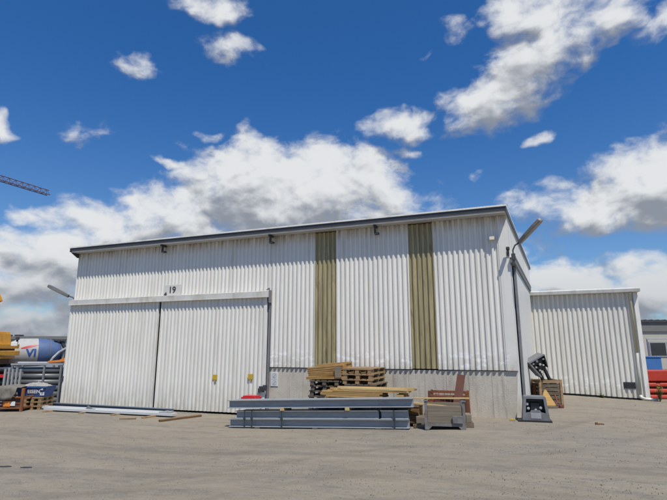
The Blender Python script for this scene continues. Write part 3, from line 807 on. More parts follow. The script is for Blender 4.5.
t.build('downpipe', ['pvc', 'pipe_grey', 'railpaint'], ext, smooth=True)
# ------------------------------------------------------------------ steel beams in front of the plinth
def ibeam(L, h, w_, tf=0.014, tw=0.010):
    a, b = w_/2, tw/2
    p = [(-a, 0), (a, 0), (a, tf), (b, tf+0.006), (b, h-tf-0.006), (a, h-tf), (a, h), (-a, h), (-a, h-tf), (-b, h-tf-0.006), (-b, tf+0.006), (-a, tf)]
    return MB().prism(p, 0, L)
TILT = 0.045
sk0 = Vector((-6.73, -2.38, g(-6.73, -2.38)))
def on_stack(x, y, z):
    return sk0 + Vector((x*math.cos(TILT) - z*math.sin(TILT), y, x*math.sin(TILT) + z*math.cos(TILT)))
def stackbeam(x0, x1, y, z, h, label, group='blue-grey primed steel beams stacked in front of the hall'):
    o = ibeam(x1-x0, h, 0.19).build('steel_beam', 'beam', loc=on_stack(x0, y, z), rot=(0, -TILT, 0))
    return tag(o, label, 'steel beam', group)
stackbeam(-0.03, 4.60, 0.11, 0.455, 0.185, 'long blue-grey steel beam on top of the stack, on the camera side')
stackbeam(0.05, 4.50, 0.32, 0.455, 0.185, 'blue-grey steel beam hidden behind the topmost beam of the stack')
stackbeam(0.0, 4.48, 0.11, 0.02, 0.185, 'lowest front blue-grey steel beam of the stack, close to the ground')
stackbeam(0.12, 4.40, 0.32, 0.02, 0.185, 'blue-grey steel beam at the back of the bottom layer of the stack')
stackbeam(0.17, 3.80, 0.13, 0.207, 0.183, 'blue-grey steel beam in the middle layer of the stack, ending at the notch')
stackbeam(3.86, 4.47, 0.13, 0.207, 0.183, 'short piece of blue-grey beam at the right end of the middle layer')
stackbeam(0.26, 4.42, 0.335, 0.207, 0.183, 'blue-grey steel beam at the back of the middle layer of the stack')
for x, lb in ((1.47, 'left timber spacer block between the upper beam and the lower beams'), (3.10, 'right timber spacer block between the upper beam and the lower beams')):
    q = MB(); q.box(-0.05, 0.05, 0.0, 0.44, 0, 0.062, bev=0.004)
    tag(q.build('timber_spacer', 'wood2', loc=on_stack(x, 0.0, 0.392), rot=(0, -TILT, 0)), lb, 'timber block', 'spacers in the beam stack')
for x, lb in ((0.46, 'leftmost of the dark straps round the lower steel beams'), (0.66, 'second dark strap from the left round the lower steel beams'),
              (1.46, 'dark strap under the left timber spacer of the beam stack'), (4.17, 'dark strap round the right end of the lower steel beams')):
    q = MB(); z1, y0, y1 = 0.3925, -0.002+0.012, 0.432; wv_ = 0.016
    q.box(-wv_, wv_, y0-0.004, y0, 0.0, z1+0.002); q.box(-wv_, wv_, y0, y1, z1-0.001, z1+0.002); q.box(-wv_, wv_, y1, y1+0.004, 0.0, z1+0.002)
    q.box(-0.03, 0.03, y0-0.012, y0-0.0045, 0.19, 0.235)
    tag(q.build('banding_strap', 'strap', loc=on_stack(x, 0, 0), rot=(0, -TILT, 0)), lb, 'strap', 'straps round the lower beams')
for x, lb in ((0.8, 'left flat timber under the beam stack'), (2.3, 'middle flat timber under the beam stack'), (3.8, 'right flat timber under the beam stack')):
    q = MB(); q.box(-0.06, 0.06, 0.0, 0.44, -0.05, 0.018)
    tag(q.build('timber_bearer', 'oldpallet', loc=on_stack(x, 0, 0), rot=(0, -TILT, 0)), lb, 'timber', 'bearers under the beam stack')

t = thing('lidded_tub', 'pale tub with a bright red lid standing behind the left end of the beams', 'tub', (-6.93, -0.95, g(-6.93, -0.95)))
q = MB(); q.prism([(-0.17, 0), (0.17, 0), (0.20, 0.55), (-0.20, 0.55)], -0.16, 0.16, axis='y'); q.build('tub_body', 'white', t)
q = MB(); q.box(-0.225, 0.225, -0.185, 0.185, 0.552, 0.61, bev=0.012); q.box(-0.19, 0.19, -0.15, 0.15, 0.611, 0.64, bev=0.01); q.build('lid', 'redp', t)

# ------------------------------------------------------------------ left pile along the door
q = ibeam(5.4, 0.145, 0.15)
tag(q.build('steel_channel', 'blueb', loc=(-15.2, -0.62, -0.265), rot=(0, 0, 0)), 'long slate blue steel beam lying along the foot of the sliding doors', 'steel beam')
def whiteprofile(L, w_, h):
    return MB().prism([(0, 0), (w_, 0), (w_, h), (w_*0.55, h), (w_*0.55, h*0.8), (w_*0.45, h*0.8), (w_*0.45, h), (0, h)], 0, L)
tag(whiteprofile(4.75, 0.22, 0.065).build('metal_profile', 'whiteb', loc=(-14.05, -1.50, -0.223), rot=(0, 0, 0.05)), 'white metal profile lying nearest the camera in the left pile', 'metal profile', 'white profiles piled by the door')
tag(whiteprofile(4.9, 0.20, 0.065).build('metal_profile', 'whiteb', loc=(-14.5, -1.24, -0.223), rot=(0, 0, 0.045)), 'white metal profile lying between another white one and the blue beam', 'metal profile', 'white profiles piled by the door')
q = MB(); q.prism([(0, 0), (0.30, 0), (0.06, 0.09)], 0, 0.02, axis='y'); q.box(0.02, 0.34, -0.03, 0.05, 0, 0.012)
tag(q.build('metal_offcut', 'housing', loc=(-12.55, -1.27, -0.157), rot=(0, 0, 0.05)), 'small grey metal offcut lying on the white profiles', 'offcut')
q = MB()
for a in (0, 0.16, 0.30): q.box(a, a+0.10, 0, 0.16, 0, 0.03+0.02*(a > 0.1), bev=0.006)
tag(q.build('metal_clamp', 'lgrey', loc=(-9.82, -1.22, -0.157), rot=(0, 0, 0.05)), 'bright metal clamp on the right end of the white profiles', 'clamp')
for (x, y, l, lb) in ((-12.4, -1.62, 1.15, 'timber bearer poking out under the middle of the white profiles'), (-13.75, -1.75, 1.3, 'timber bearer under the left tip of the white profiles'), (-9.95, -1.72, 1.15, 'timber bearer under the right end of the white profiles'), (-11.2, -1.6, 1.1, 'timber bearer under the white profiles, hidden in their shadow')):
    q = MB(); q.box(-0.05, 0.05, 0, l*0.8, 0, 0.05, bev=0.005)
    tag(q.build('timber_bearer', 'pallet', loc=(x, y, g(x, y)-0.012), rot=(0, 0, 0.22 if x > -12.5 and x < -12 else -0.1)), lb, 'timber', 'bearers under the left pile')
q = MB(); q.box(0, 1.32, -0.05, 0.05, 0, 0.055, bev=0.006)
tag(q.build('timber_plank', 'brownwood', loc=(-9.08, -2.05, g(-9, -1.5)-0.003), rot=(0, 0, 1.25)), 'loose brown timber lying askew on the ground by the doors', 'timber')
q = MB(); q.box(-0.22, 0.22, -0.05, 0.05, 0, 0.045, bev=0.006)
tag(q.build('timber_plank', 'pallet', loc=(-10.25, -1.95, g(-10, -1.9)-0.003), rot=(0, 0, 0.35)), 'short pale timber on the ground just before the white profiles', 'timber')

# ------------------------------------------------------------------ pallets
def make_pallet(wood, lx, ly):
    """lx along x, ly along y; the narrow skids run along y"""
    t = thing('pallet', 'pallet', 'pallet')
    d = MB(); n = 5; bw = [0.145, 0.10, 0.145, 0.10, 0.145]; gap = (lx-sum(bw))/(n-1); x = -lx/2
    for k in range(n):
        d.box(x, x+bw[k], -ly/2, ly/2, 0.106, 0.126); x += bw[k]+gap
    d.build('deck', wood, t)
    for y in (-ly/2+0.07, 0, ly/2-0.07):
        s_ = MB(); s_.box(-lx/2, lx/2, y-0.07, y+0.07, 0.088, 0.1055); s_.build('stringer_board', wood, t)
        for x in (-lx/2+0.07, 0, lx/2-0.07):
            b = MB(); b.box(x-0.05, x+0.05, y-0.06, y+0.06, 0.0205, 0.0875); b.build('block', wood, t)
    for x in (-lx/2+0.07, 0, lx/2-0.07):
        s_ = MB(); s_.box(x-0.05, x+0.05, -ly/2, ly/2, 0.0, 0.020); s_.build('skid', wood, t)
    return t
protos = {}
def put_pallet(kind, loc, rz, label, group):
    if kind not in protos:
        o = protos[kind] = make_pallet(*kind)
    else: o = copy_tree(protos[kind])
    o.location = loc; o.rotation_euler = (0, 0, rz); o['label'] = label; o['group'] = group
    return o
ords = ['lowest', 'second', 'third', 'fourth', 'fifth', 'sixth', 'seventh', 'eighth', 'ninth']
for k in range(10):
    lb = ('topmost' if k == 9 else ords[k]) + (' pallet of the tall right-hand pallet stack' if k in (0, 9) else ' pallet from below in the tall right-hand pallet stack')
    put_pallet(('pallet' if k > 6 else 'oldpallet', 0.80, 1.20), (-3.72+random.uniform(-.035, .035) + (0.03 if k == 6 else 0), -0.70+random.uniform(-.03, .03), g(-3.7, -0.7)+k*0.128), random.uniform(-.03, .03), lb, 'pallets in the tall right-hand stack')
for k in range(8):
    lb = ('topmost weathered pallet of the left stack, under the tan boards' if k == 7 else ords[k] + (' pallet from below in the weathered left stack' if k else ' weathered pallet of the stack under the tan boards'))
    put_pallet(('oldpallet', 0.80, 1.20), (-4.66+random.uniform(-.03, .03), -0.70+random.uniform(-.03, .03), g(-4.66, -0.7)+k*0.128), random.uniform(-.03, .03), lb, 'weathered pallets under the tan boards')
for k in range(4):
    lb = ('topmost' if k == 3 else ords[k]) + ' dark pallet carrying the yellow timber bundle behind the beams'
    put_pallet(('oldpallet', 1.15, 0.56), (-3.95, -1.67, g(-3.95, -1.67)+k*0.128), 0, lb, 'pallets under the timber bundle')
# boards and collars heaped on the left stack
z = g(-4.66, -0.7) + 8*0.128
bd = [(-0.02, 0.0, 0.075, 'lowest tan board on the left pallet stack', 'wood', 1.0, 0.9, -0.03), (0.03, 0.072, 0.115, 'second tan board on the left pallet stack, lying askew', 'board', 0.98, 0.8, -0.07),
      (-0.01, 0.178, 0.165, 'thick brown board slab on the left pallet stack, sloping down to the left', 'board', 1.0, 0.75, -0.10)]
for (dx, dz, h, lb, m, lx, ly, tl) in bd:
    q = MB(); q.box(-lx/2, lx/2, -ly/2, ly/2, 0, h-0.01, bev=0.005)
    for k in range(3): q.box(-lx/2+0.01, lx/2-0.01, -ly/2-0.008, -ly/2-0.001, h*(0.1+0.3*k), h*(0.28+0.3*k))
    tag(q.build('timber_board', m, loc=(-4.62+dx, -0.86, z+dz+0.02), rot=(0.0, tl, random.uniform(-.06, .06))), lb, 'board', 'tan boards on the left pallet stack')
q = MB(); q.box(-0.38, 0.38, -0.3, 0.3, 0, 0.05, bev=0.004); q.box(0.22, 0.40, -0.31, -0.301, -0.17, 0.06); q.box(-0.38, 0.2, -0.31, -0.301, 0.0, 0.055)
tag(q.build('wooden_collar', 'board', loc=(-4.50, -0.86, z+0.365), rot=(0.02, -0.09, 0.03)), 'topmost wooden collar with a greyed end on the left pallet stack', 'board')
q = MB(); q.box(0, 0.17, 0, 0.02, 0, 0.27, bev=0.003)
tag(q.build('timber_board', 'greywood', loc=(-4.33, -1.335, z+0.06), rot=(0, -0.06, 0.02)), 'grey weathered board end standing against the tan boards', 'board')

# bundle of battens
bt = []
for zi in range(5):
    for yi in range(8):
        w1 = -4.42 + random.uniform(-.16, .22) + 0.10*abs(zi-1.5)
        w2 = -2.98 + random.uniform(-.06, .10)
        if zi == 4: w1 = -4.05 + random.uniform(-.2, .25); w2 = -2.30 + random.uniform(-.12, .12)
        if zi == 3: w1 = -4.30 + random.uniform(-.2, .2); w2 = -2.34 + random.uniform(-.1, .05)
        bt.append((w1, w2, -1.95 + yi*0.066 + random.uniform(-.006, .006), zi*0.043))
zb = g(-3.95, -1.67) + 4*0.128 + 0.145
for (x0, x1, y, dz) in bt:
    q = MB(); q.box(-(x1-x0)/2, (x1-x0)/2, -0.028, 0.028, 0, 0.038)
    o = q.build('timber_batten', random.choice(('wood', 'wood', 'board', 'wood2')), loc=((x0+x1)/2, y, zb+dz+random.uniform(0, .003)), rot=(0, random.uniform(-.006, .006), random.uniform(-.012, .012)))
    tag(o, 'yellow sawn batten in the loose bundle behind the steel beams', 'batten', 'battens of the yellow timber bundle')
for (x, lb) in ((-4.3, 'left timber under the yellow batten bundle'), (-3.55, 'right timber under the yellow batten bundle')):
    q = MB(); q.box(-0.05, 0.05, -0.27, 0.27, 0, 0.143, bev=0.004)
    tag(q.build('timber_bearer', 'wood', loc=(x, -1.70, zb-0.1435)), lb, 'timber', 'timbers under the batten bundle')
# cut blocks under the right end of the long battens
for i, (x, w_) in enumerate(((-2.98, 0.20), (-2.52, 0.20))):
    for k in range(5):
        for j in range(4):
            q = MB(); q.box(-w_/2+random.uniform(0, .02), w_/2-random.uniform(0, .02), -0.055, 0.055, 0, 0.05, bev=0.003)
            if i == 0: continue
            tag(q.build('timber_block', random.choice(('wood', 'board')), loc=(x+random.uniform(-.01, .01), -1.90+j*0.13, 0.385+k*0.0515)), 'short cut timber block stacked under the right end of the long battens', 'timber block', 'cut blocks under the batten ends')
t = thing('wooden_box', 'dark brown boarded box behind the right end of the steel beams', 'box', (-2.56, -1.66, g(-2.56, -1.66)))
q = MB()
for k in range(4): q.box(-0.43, 0.43, -0.30, 0.30, 0.09+k*0.083, 0.09+k*0.083+0.08, bev=0.005)
q.build('side_boards', 'brownwood', t)
q = MB(); q.box(-0.44, 0.44, -0.31, 0.31, 0.423, 0.452, bev=0.004); q.build('lid', 'brownwood', t)
for x in (-0.36, 0, 0.36):
    q = MB(); q.box(x-0.05, x+0.05, -0.29, 0.29, 0, 0.088); q.build('skid', 'wood', t)

# ------------------------------------------------------------------ steel stillage with planks
t = thing('stillage', 'low grey steel stillage with weathered plank sides right of the beams', 'stillage', (-1.56, -1.94, g(-1.5, -1.9)), 0.17)
hw, hd = 0.39, 0.33
for (x, y) in ((-hw, -hd), (hw, -hd), (hw, hd), (-hw, hd)):
    q = MB(); q.box(x-0.03, x+0.03, y-0.03, y+0.03, 0.0, 0.57)
    q.box(x-0.045, x+0.045, y-0.045, y+0.045, 0.571, 0.59); q.build('post', 'wornsteel', t)
    q = MB(); s_ = -1 if x > 0 else 1
    q.prism([(x-s_*0.03, 0.0), (x+s_*0.05, 0.0), (x+s_*0.12, 0.07), (x-s_*0.03, 0.07)], y-0.036, y-0.031 if y < 0 else y+0.036, axis='y'); q.build('foot', 'wornsteel', t)
q = MB(); q.box(-hw+0.031, hw-0.031, -hd-0.025, -hd+0.025, 0.07, 0.13); q.box(-hw+0.031, hw-0.031, hd-0.025, hd+0.025, 0.07, 0.13)
q.box(-hw-0.025, -hw+0.025, -hd+0.031, hd-0.031, 0.07, 0.13); q.box(hw-0.025, hw+0.025, -hd+0.031, hd-0.031, 0.07, 0.13); q.build('base_frame', 'wornsteel', t)
q = MB(); q.box(-hw+0.03, hw-0.03, -hd+0.03, hd-0.03, 0.131, 0.15); q.build('floor', 'greywood', t)
for k in range(3):
    q = MB(); zz = 0.135+k*0.118
    q.box(-hw+0.032, hw-0.032, -hd-0.005, -hd+0.03, zz, zz+0.113, bev=0.004); q.build('side_plank', 'greywood', t)
    q = MB(); q.box(-hw+0.032, hw-0.032, hd-0.03, hd+0.005, zz, zz+0.113, bev=0.004); q.build('side_plank', 'greywood', t)
q = MB(); q.box(0.15, 0.36, -hd-0.06, -hd-0.031, 0.13, 0.29, bev=0.005); q.box(0.165, 0.345, -hd-0.066, -hd-0.061, 0.145, 0.27); q.build('document_tray', 'wornsteel', t)
q = MB(); q.box(-0.10, 0.10, -0.13, 0.13, 0, 0.16, bev=0.01)
tag(q.build('timber_block', 'greywood', loc=(-2.07, -1.95, g(-2, -2)+0.07), rot=(0, 0, 0.1)), 'squat grey timber block at the left side of the stillage', 'timber block')
q = MB(); q.box(-0.12, 0.12, -0.2, 0.2, 0, 0.072)
tag(q.build('timber_bearer', 'oldpallet', loc=(-2.07, -1.95, g(-2, -2)-0.002)), 'dark timber under the squat grey block beside the stillage', 'timber')
q = MB(); q.box(-0.06, 0.06, -0.16, 0.16, 0, 0.17, bev=0.01)
tag(q.build('timber_block', 'greywood', loc=(-1.09, -1.72, g(-1, -1.7)+0.1), rot=(0, 0, 0.2)), 'grey timber block at the right side of the stillage', 'timber block')
q = MB(); q.box(-0.12, 0.12, -0.2, 0.2, 0, 0.102)
tag(q.build('timber_bearer', 'oldpallet', loc=(-1.11, -1.72, g(-1, -1.7)-0.002), rot=(0, 0, 0.2)), 'dark timber under the grey block right of the stillage', 'timber')
q = MB(); q.bar((-2.95, -1.80, 0.535), (-1.03, -1.86, 0.60), 0.12, 0.022)
tag(q.build('timber_plank', 'wood2'), 'long pale plank lying level over the stillage and brown box', 'plank')
q = MB(); q.bar((-2.55, -2.06, 0.50), (-1.22, -2.12, 0.425), 0.07, 0.03)
tag(q.build('timber_plank', 'wood2'), 'pale plank sloping down to the right into the stillage', 'plank')
# rusty crate and plate against the plinth
t = thing('rusty_crate', 'open rust red steel crate frame against the concrete plinth', 'crate', (-1.67, -0.30, g(-1.67, -0.3)))
for x in (-0.45, 0.45):
    for y in (-0.2, 0.2):
        q = MB(); q.prism([(x-0.035, 0), (x+0.035, 0), (x+0.025, 0.64), (x-0.025, 0.64)], y-0.03, y+0.03, axis='y'); q.build('post', 'rust', t)
for z in (0.06, 0.34, 0.50, 0.61):
    q = MB()
    for y in (-0.2, 0.2): q.box(-0.42, 0.42, y-0.012, y+0.012, z-0.015, z+0.015)
    q.box(-0.46, -0.44, -0.17, 0.17, z-0.015, z+0.015); q.box(0.44, 0.46, -0.17, 0.17, z-0.015, z+0.015); q.build('rail', 'rust', t)
q = MB(); q.box(-0.43, 0.43, -0.19, 0.19, 0.08, 0.10)
for k in range(6): q.tube([(-0.35+k*0.14, -0.2, 0.08), (-0.35+k*0.14, -0.2, 0.6)], 0.006, 5)
q.build('mesh_floor', 'rust', t)
q = MB(); q.prism([(-0.34, 0.0), (-0.30, 0.45), (0.30, 0.28), (0.34, 0.0)], -0.10, 0.10, axis='y'); q.tube([(-0.38, -0.1, 0.41), (0.3, -0.12, 0.38)], 0.03, 6)
o = q.build('scrap', 'rust2', loc=(-1.70, -0.28, g(-1.67, -0.3)+0.102)); tag(o, 'rust brown scrap lying in the open rusty crate', 'scrap')
q = MB(); q.prism([(-0.095, -0.03), (0.095, -0.03), (0.095, 0.03), (0.08, 0.03), (0.08, -0.012), (-0.08, -0.012), (-0.08, 0.03), (-0.095, 0.03)], 0, 1.07, axis='z')
tag(q.build('rusty_plate', 'rust2', loc=(-1.50, -0.62, g(-1.5, -.6)), rot=(-0.20, 0.17, 0)), 'dark rust brown channel leaning over the rusty crate', 'steel channel')

# ------------------------------------------------------------------ machine heads at the corner
def open_head(t):
    """the same unit seen open: bent grey cheeks, a black inside full of couplings"""
    q = MB()
    q.prism([(-0.30, 0.0), (-0.255, 0.0), (-0.14, 0.52), (-0.17, 0.56)], -0.2, 0.2, axis='y')
    q.prism([(-0.30, -0.05), (0.26, -0.05), (0.30, -0.002), (-0.30, -0.002)], -0.22, 0.2, axis='y')
    q.build('housing', 'housing', t)
    q = MB(); q.prism([(0.30, 0.0), (0.20, 0.40), (0.17, 0.38), (0.26, 0.0)], -0.17, 0.2, axis='y'); q.build('cheek', 'black', t)
    q = MB(); q.prism([(-0.253, 0.0), (0.258, 0.0), (0.16, 0.40), (0.0, 0.44), (-0.125, 0.62)], -0.02, 0.18, axis='y')
    q.box(-0.14, 0.12, -0.14, -0.022, 0.06, 0.16); q.box(-0.12, 0.04, -0.12, -0.022, 0.24, 0.36); q.tube([(-0.18, -0.10, 0.05), (-0.05, -0.12, 0.40)], 0.028, 8); q.tube([(0.16, -0.10, 0.05), (0.02, -0.1, 0.42)], 0.03, 8)
    q.build('mechanism', 'black', t)
    for (x, z, r_) in ((-0.17, 0.08, .035), (-0.02, 0.06, .04), (0.19, 0.10, .03), (-0.14, 0.22, .03), (0.02, 0.20, .04), (0.10, 0.27, .03), (-0.08, 0.36, .032), (-0.06, 0.48, .022)):
        q = MB(); q.tube([(x, -0.165, z), (x, -0.023, z)], r_, 7); q.tube([(x+0.012, -0.185, z+0.01), (x, -0.166, z)], r_*0.6, 6); q.build('coupling', 'chrome', t)
def head(t, base=True):
    """grey housing with an open dark face, couplings inside"""
    q = MB()
    q.prism([(-0.32, 0.0), (-0.25, 0.0), (-0.20, 0.50), (-0.26, 0.53)], -0.2, 0.2, axis='y')
    q.prism([(0.32, 0.0), (0.26, 0.53), (0.20, 0.50), (0.25, 0.0)], -0.2, 0.2, axis='y')
    q.prism([(-0.26, 0.532), (-0.20, 0.502), (0.20, 0.502), (0.26, 0.532), (0.24, 0.56), (-0.24, 0.56)], -0.2, 0.2, axis='y')
    q.prism([(-0.25, 0.0), (0.25, 0.0), (0.235, 0.17), (0.13, 0.19), (0.10, 0.24), (-0.10, 0.24), (-0.13, 0.19), (-0.235, 0.17)], -0.2, -0.17, axis='y')
    q.box(-0.24, 0.24, 0.14, 0.19, 0.01, 0.5)
    q.build('housing', 'housing', t)
    q = MB(); q.prism([(-0.236, 0.19), (0.236, 0.19), (0.20, 0.498), (-0.20, 0.498)], 0.02, 0.05, axis='y')
    q.box(-0.10, 0.10, -0.12, 0.018, 0.25, 0.40); q.tube([(-0.17, -0.1, 0.46), (0.17, -0.1, 0.46)], 0.03, 8)
    q.build('mechanism', 'black', t)
    for (x, z) in ((-0.18, 0.37), (-0.16, 0.27), (0.13, 0.29), (0.01, 0.235)):
        q = MB(); q.tube([(x, -0.13, z), (x, 0.015, z)], 0.034, 8); q.tube([(x, -0.16, z), (x, -0.131, z)], 0.018, 6); q.build('coupling', 'chrome', t)
    q = MB(); q.box(-0.12, 0.12, -0.207, -0.201, 0.04, 0.17, bev=0.002); q.build('cover_plate', 'lgrey', t)
x, y = O(4.74, 11.78)
t = thing('hydraulic_unit', 'grey machine housing with dark open face standing on a black plate by the hall corner', 'machine part', (x, y, g(x, y)+0.032), HEAD-0.30)
t.scale = (0.93, 0.93, 0.95)
head(t)
q = MB(); q.box(-0.42, 0.36, -0.26, 0.22, -0.032, -0.002); q.build('base_plate', 'black', t)
x, y = O(6.10, 14.55)
t = thing('tilted_hydraulic_unit', 'grey machine head tilted on two black arms rising from the wooden crate', 'machine part', (x, y, 0.0), HEAD)
hd_ = bpy.data.objects.new('tilted_head', None)
q = MB()
class _S: pass
tmp = thing('tmp', 'tmp', 'tmp'); open_head(tmp)
mt = Matrix.Translation((-0.14, 0.0, 1.37)) @ Matrix.Rotation(-0.50+math.pi, 4, 'Y') @ Matrix.Scale(0.92, 4) @ Matrix.Scale(-1, 4, (1, 0, 0)) @ Matrix.Rotation(-0.12, 4, 'X')
for ch in list(tmp.children):
    ch.data.transform(mt); ch.data.flip_normals(); ch.parent = t
bpy.data.objects.remove(tmp); bpy.data.objects.remove(hd_)
for (a, b) in (((-0.02, 0.08, 1.02), (0.34, 0.30, 0.42)), ((0.16, 0.10, 1.12), (0.52, 0.32, 0.44))):
    q = MB(); q.bar(a, b, 0.06, 0.085); q.tube([b, (b[0]+0.04, b[1]+.02, b[2]-0.16)], 0.03, 8); q.build('arm', 'black', t)
x, y = O(6.43, 15.0)
t = thing('wooden_crate', 'open wooden crate with dark slatted front holding the tilted machine head', 'crate', (x, y, g(x, y)), HEAD)
for (px_, py_) in ((-0.31, -0.3), (0.31, -0.3), (0.31, 0.3), (-0.31, 0.3)):
    q = MB(); q.box(px_-0.035, px_+0.035, py_-0.035, py_+0.035, 0.0, 0.76, bev=0.004); q.build('post', 'pallet', t)
q = MB(); q.box(-0.272, 0.272, -0.33, -0.29, 0.66, 0.74); q.box(-0.272, 0.272, 0.29, 0.33, 0.66, 0.74); q.box(-0.34, -0.30, -0.262, 0.262, 0.66, 0.74); q.box(0.30, 0.34, -0.262, 0.262, 0.66, 0.74); q.build('top_rail', 'pallet', t)
for k in range(5):
    q = MB(); z = 0.08+k*0.115; q.box(-0.272, 0.272, -0.31, -0.285, z, z+0.095); q.build('slat', 'oldpallet', t)
    for bb in ((-0.272, 0.272, 0.285, 0.31), (0.285, 0.31, -0.262, 0.262), (-0.31, -0.285, -0.262, 0.262)):
        q = MB(); q.box(*bb, z, z+0.095); q.build('slat', 'oldpallet', t)
q = MB(); q.box(-0.30, 0.30, -0.30, 0.30, 0.02, 0.06); q.build('floor', 'oldpallet', t)
q = MB(); q.box(-0.24, 0.24, -0.20, 0.24, 0.062, 0.34); q.prism([(-0.2, 0.341), (0.2, 0.341), (0.1, 0.45), (-0.1, 0.45)], -0.15, 0.2, axis='y')
tag(q.build('machine_block', 'black', loc=(x, y, g(x, y)), rot=(0, 0, HEAD)), 'black machine block inside the slatted wooden crate', 'machine part')
x, y = O(6.12, 14.28)
q = MB(); q.prism([(-0.21, 0.0), (0.21, 0.0), (0.20, 0.06), (0.03, 0.46), (-0.02, 0.45), (-0.21, 0.05)], -0.012, 0.012, axis='y')
tag(q.build('yellow_board', 'wood', loc=(x+0.02, y, g(x, y)+0.06), rot=(-0.35, 0, HEAD)), 'yellowish triangular board leaning on the wooden crate', 'board')
q = MB(); q.box(-0.25, 0.25, -0.1, 0.1, 0, 0.06, bev=0.006)
tag(q.build('timber_block', 'oldpallet', loc=(x, y-0.02, g(x, y)-0.002), rot=(0, 0, HEAD)), 'dark timber block under the triangular board', 'timber block')
x, y = O(6.42, 14.3)
q = MB(); q.tube([(-0.10, 0, 0.02), (0.02, 0.05, 0.15), (0.03, 0.2, 0.34)], 0.022, 8); q.tube([(-0.10, 0, 0.025), (0.12, -0.05, 0.025)], 0.026, 8); q.box(0.02, 0.14, -0.09, -0.03, 0, 0.09, bev=0.01)
tag(q.build('rusty_bracket', 'rust', loc=(x, y, g(x, y)), rot=(0, 0, HEAD)), 'small rusty bracket propped before the wooden crate', 'bracket')
x, y = O(6.02, 14.9)
q = MB(); q.box(-0.05, 0.05, -0.05, 0.05, 0, 0.62, bev=0.01)
tag(q.build('orange_post', 'orange_rust', loc=(x-0.02, y+0.12, g(x, y)), rot=(0, 0.05, HEAD)), 'short rusty orange post at the left side of the wooden crate', 'post')
x, y = O(4.22, 11.86)
q = MB(); q.prism([(-0.07, 0), (0.07, 0), (0.05, 0.03), (-0.04, 0.035)], -0.035, 0.035, axis='y')
tag(q.build('yellow_marker', 'plate_yellow', loc=(x, y, g(x, y)), rot=(0, 0, 0.1)), 'small yellow marker on the ground at the foot of the hall corner', 'marker')

# ------------------------------------------------------------------ weeds
def weed(loc, h, n, label, flower=0.0, spread=0.12):
    t = thing('weed', label, 'plant', loc, 0, 'weeds at the feet of the walls')
    st = MB(); lf = MB(); fl = MB(); rnd = random.Random(int(loc[0]*100))
    for k in range(n):
        a = rnd.uniform(0, 6.28); r = rnd.uniform(0.2, 1)*spread; hh = h*rnd.uniform(0.55, 1)
        p = [(0.02*math.cos(a), 0.02*math.sin(a), -0.02), (r*0.5*math.cos(a), r*0.5*math.sin(a), hh*0.55), (r*math.cos(a), r*math.sin(a), hh)]
        st.tube(p, [0.006, 0.004, 0.002], 5)
        for j in range(16):
            f = rnd.uniform(0.15, 1); i = 0 if f < 0.5 else 1; q = (f-0.5*i)*2
            c = Vector(p[i]).lerp(Vector(p[i+1]), q); b = rnd.uniform(0, 6.28); l = rnd.uniform(0.04, 0.09); w_ = l*0.22
            d = Vector((math.cos(b), math.sin(b), rnd.uniform(-.2, .7))); s_ = Vector((-math.sin(b), math.cos(b), 0))*w_
            up = Vector((0, 0, 0.004))
            lf.add([c, c+d*l*0.5+s_, c+d*l, c+d*l*0.5-s_, c+d*l*0.5+up], [(0, 1, 4), (1, 2, 4), (2, 3, 4), (3, 0, 4)])
        if rnd.random() < flower:
            c = Vector(p[2])
            for j in range(7):
                o = c + Vector((rnd.uniform(-.035, .035), rnd.uniform(-.035, .035), rnd.uniform(-.05, .02))); s2 = 0.016
                fl.add([o+Vector(v)*s2 for v in ((1, 0, 0), (-1, 0, 0), (0, 1, 0), (0, -1, 0), (0, 0, 1), (0, 0, -1))], [(0, 2, 4), (2, 1, 4), (1, 3, 4), (3, 0, 4), (2, 0, 5), (1, 2, 5), (3, 1, 5), (0, 3, 5)])
    st.build('stem', 'leaf', t); lf.build('leaves', 'leaf', t)
    if fl.v: fl.build('flowers', 'leafy', t)
x, y = O(5.44, 14.2)
weed((x, y, g(x, y)), 0.34, 14, 'dark green weed growing at the side wall by the hall corner', 0, 0.16)
x, y = O(11.10, 16.95)
weed((x, y, g(x, y)), 0.55, 12, 'tall yellow flowering weed by the right corner of the annex', 0.9, 0.14)
weed((2.75, ey-0.12, g(2.75, ey)), 0.13, 7, 'low green weed at the foot of the annex wall', 0, 0.14)

# ------------------------------------------------------------------ scraps on the yard
for (X, Y, sx_, lb) in ((-5.42, 8.47, 0.12, 'dark flattened scrap on the gravel near the left edge, the left one of two'), (-5.03, 8.40, 0.13, 'dark flattened scrap on the gravel near the left edge, the right one of two')):
    x, y = O(X, Y); q = MB(); n = 9; rnd = random.Random(int(X*100))
    pts = [(sx_*rnd.uniform(.6, 1)*math.cos(2*math.pi*k/n), sx_*0.5*rnd.uniform(.5, 1)*math.sin(2*math.pi*k/n)) for k in range(n)]
    q.prism([(a, b*0.55) for a, b in pts], -0.004, 0.012, axis='z')
    tag(q.build('flat_scrap', 'dark', loc=(x, y, g(x, y)), rot=(0, 0, HEAD)), lb, 'scrap', 'dark scraps on the gravel')
x, y = O(5.95, 11.2)
q = MB(); q.tube([(-0.09, 0, 0.015), (0.0, 0.01, 0.02), (0.07, 0.0, 0.012)], 0.014, 6); q.box(-0.12, -0.07, -0.02, 0.02, 0, 0.05)
tag(q.build('wood_scrap', 'brownwood', loc=(x, y, g(x, y)), rot=(0, 0, HEAD)), 'small brown scrap lying alone on the gravel to the right', 'scrap')
# ------------------------------------------------------------------ left: yard stock beside the hall
def P(X, Y, z=None):
    x, y = O(X, Y); return (x, y, g(x, y) if z is None else z)
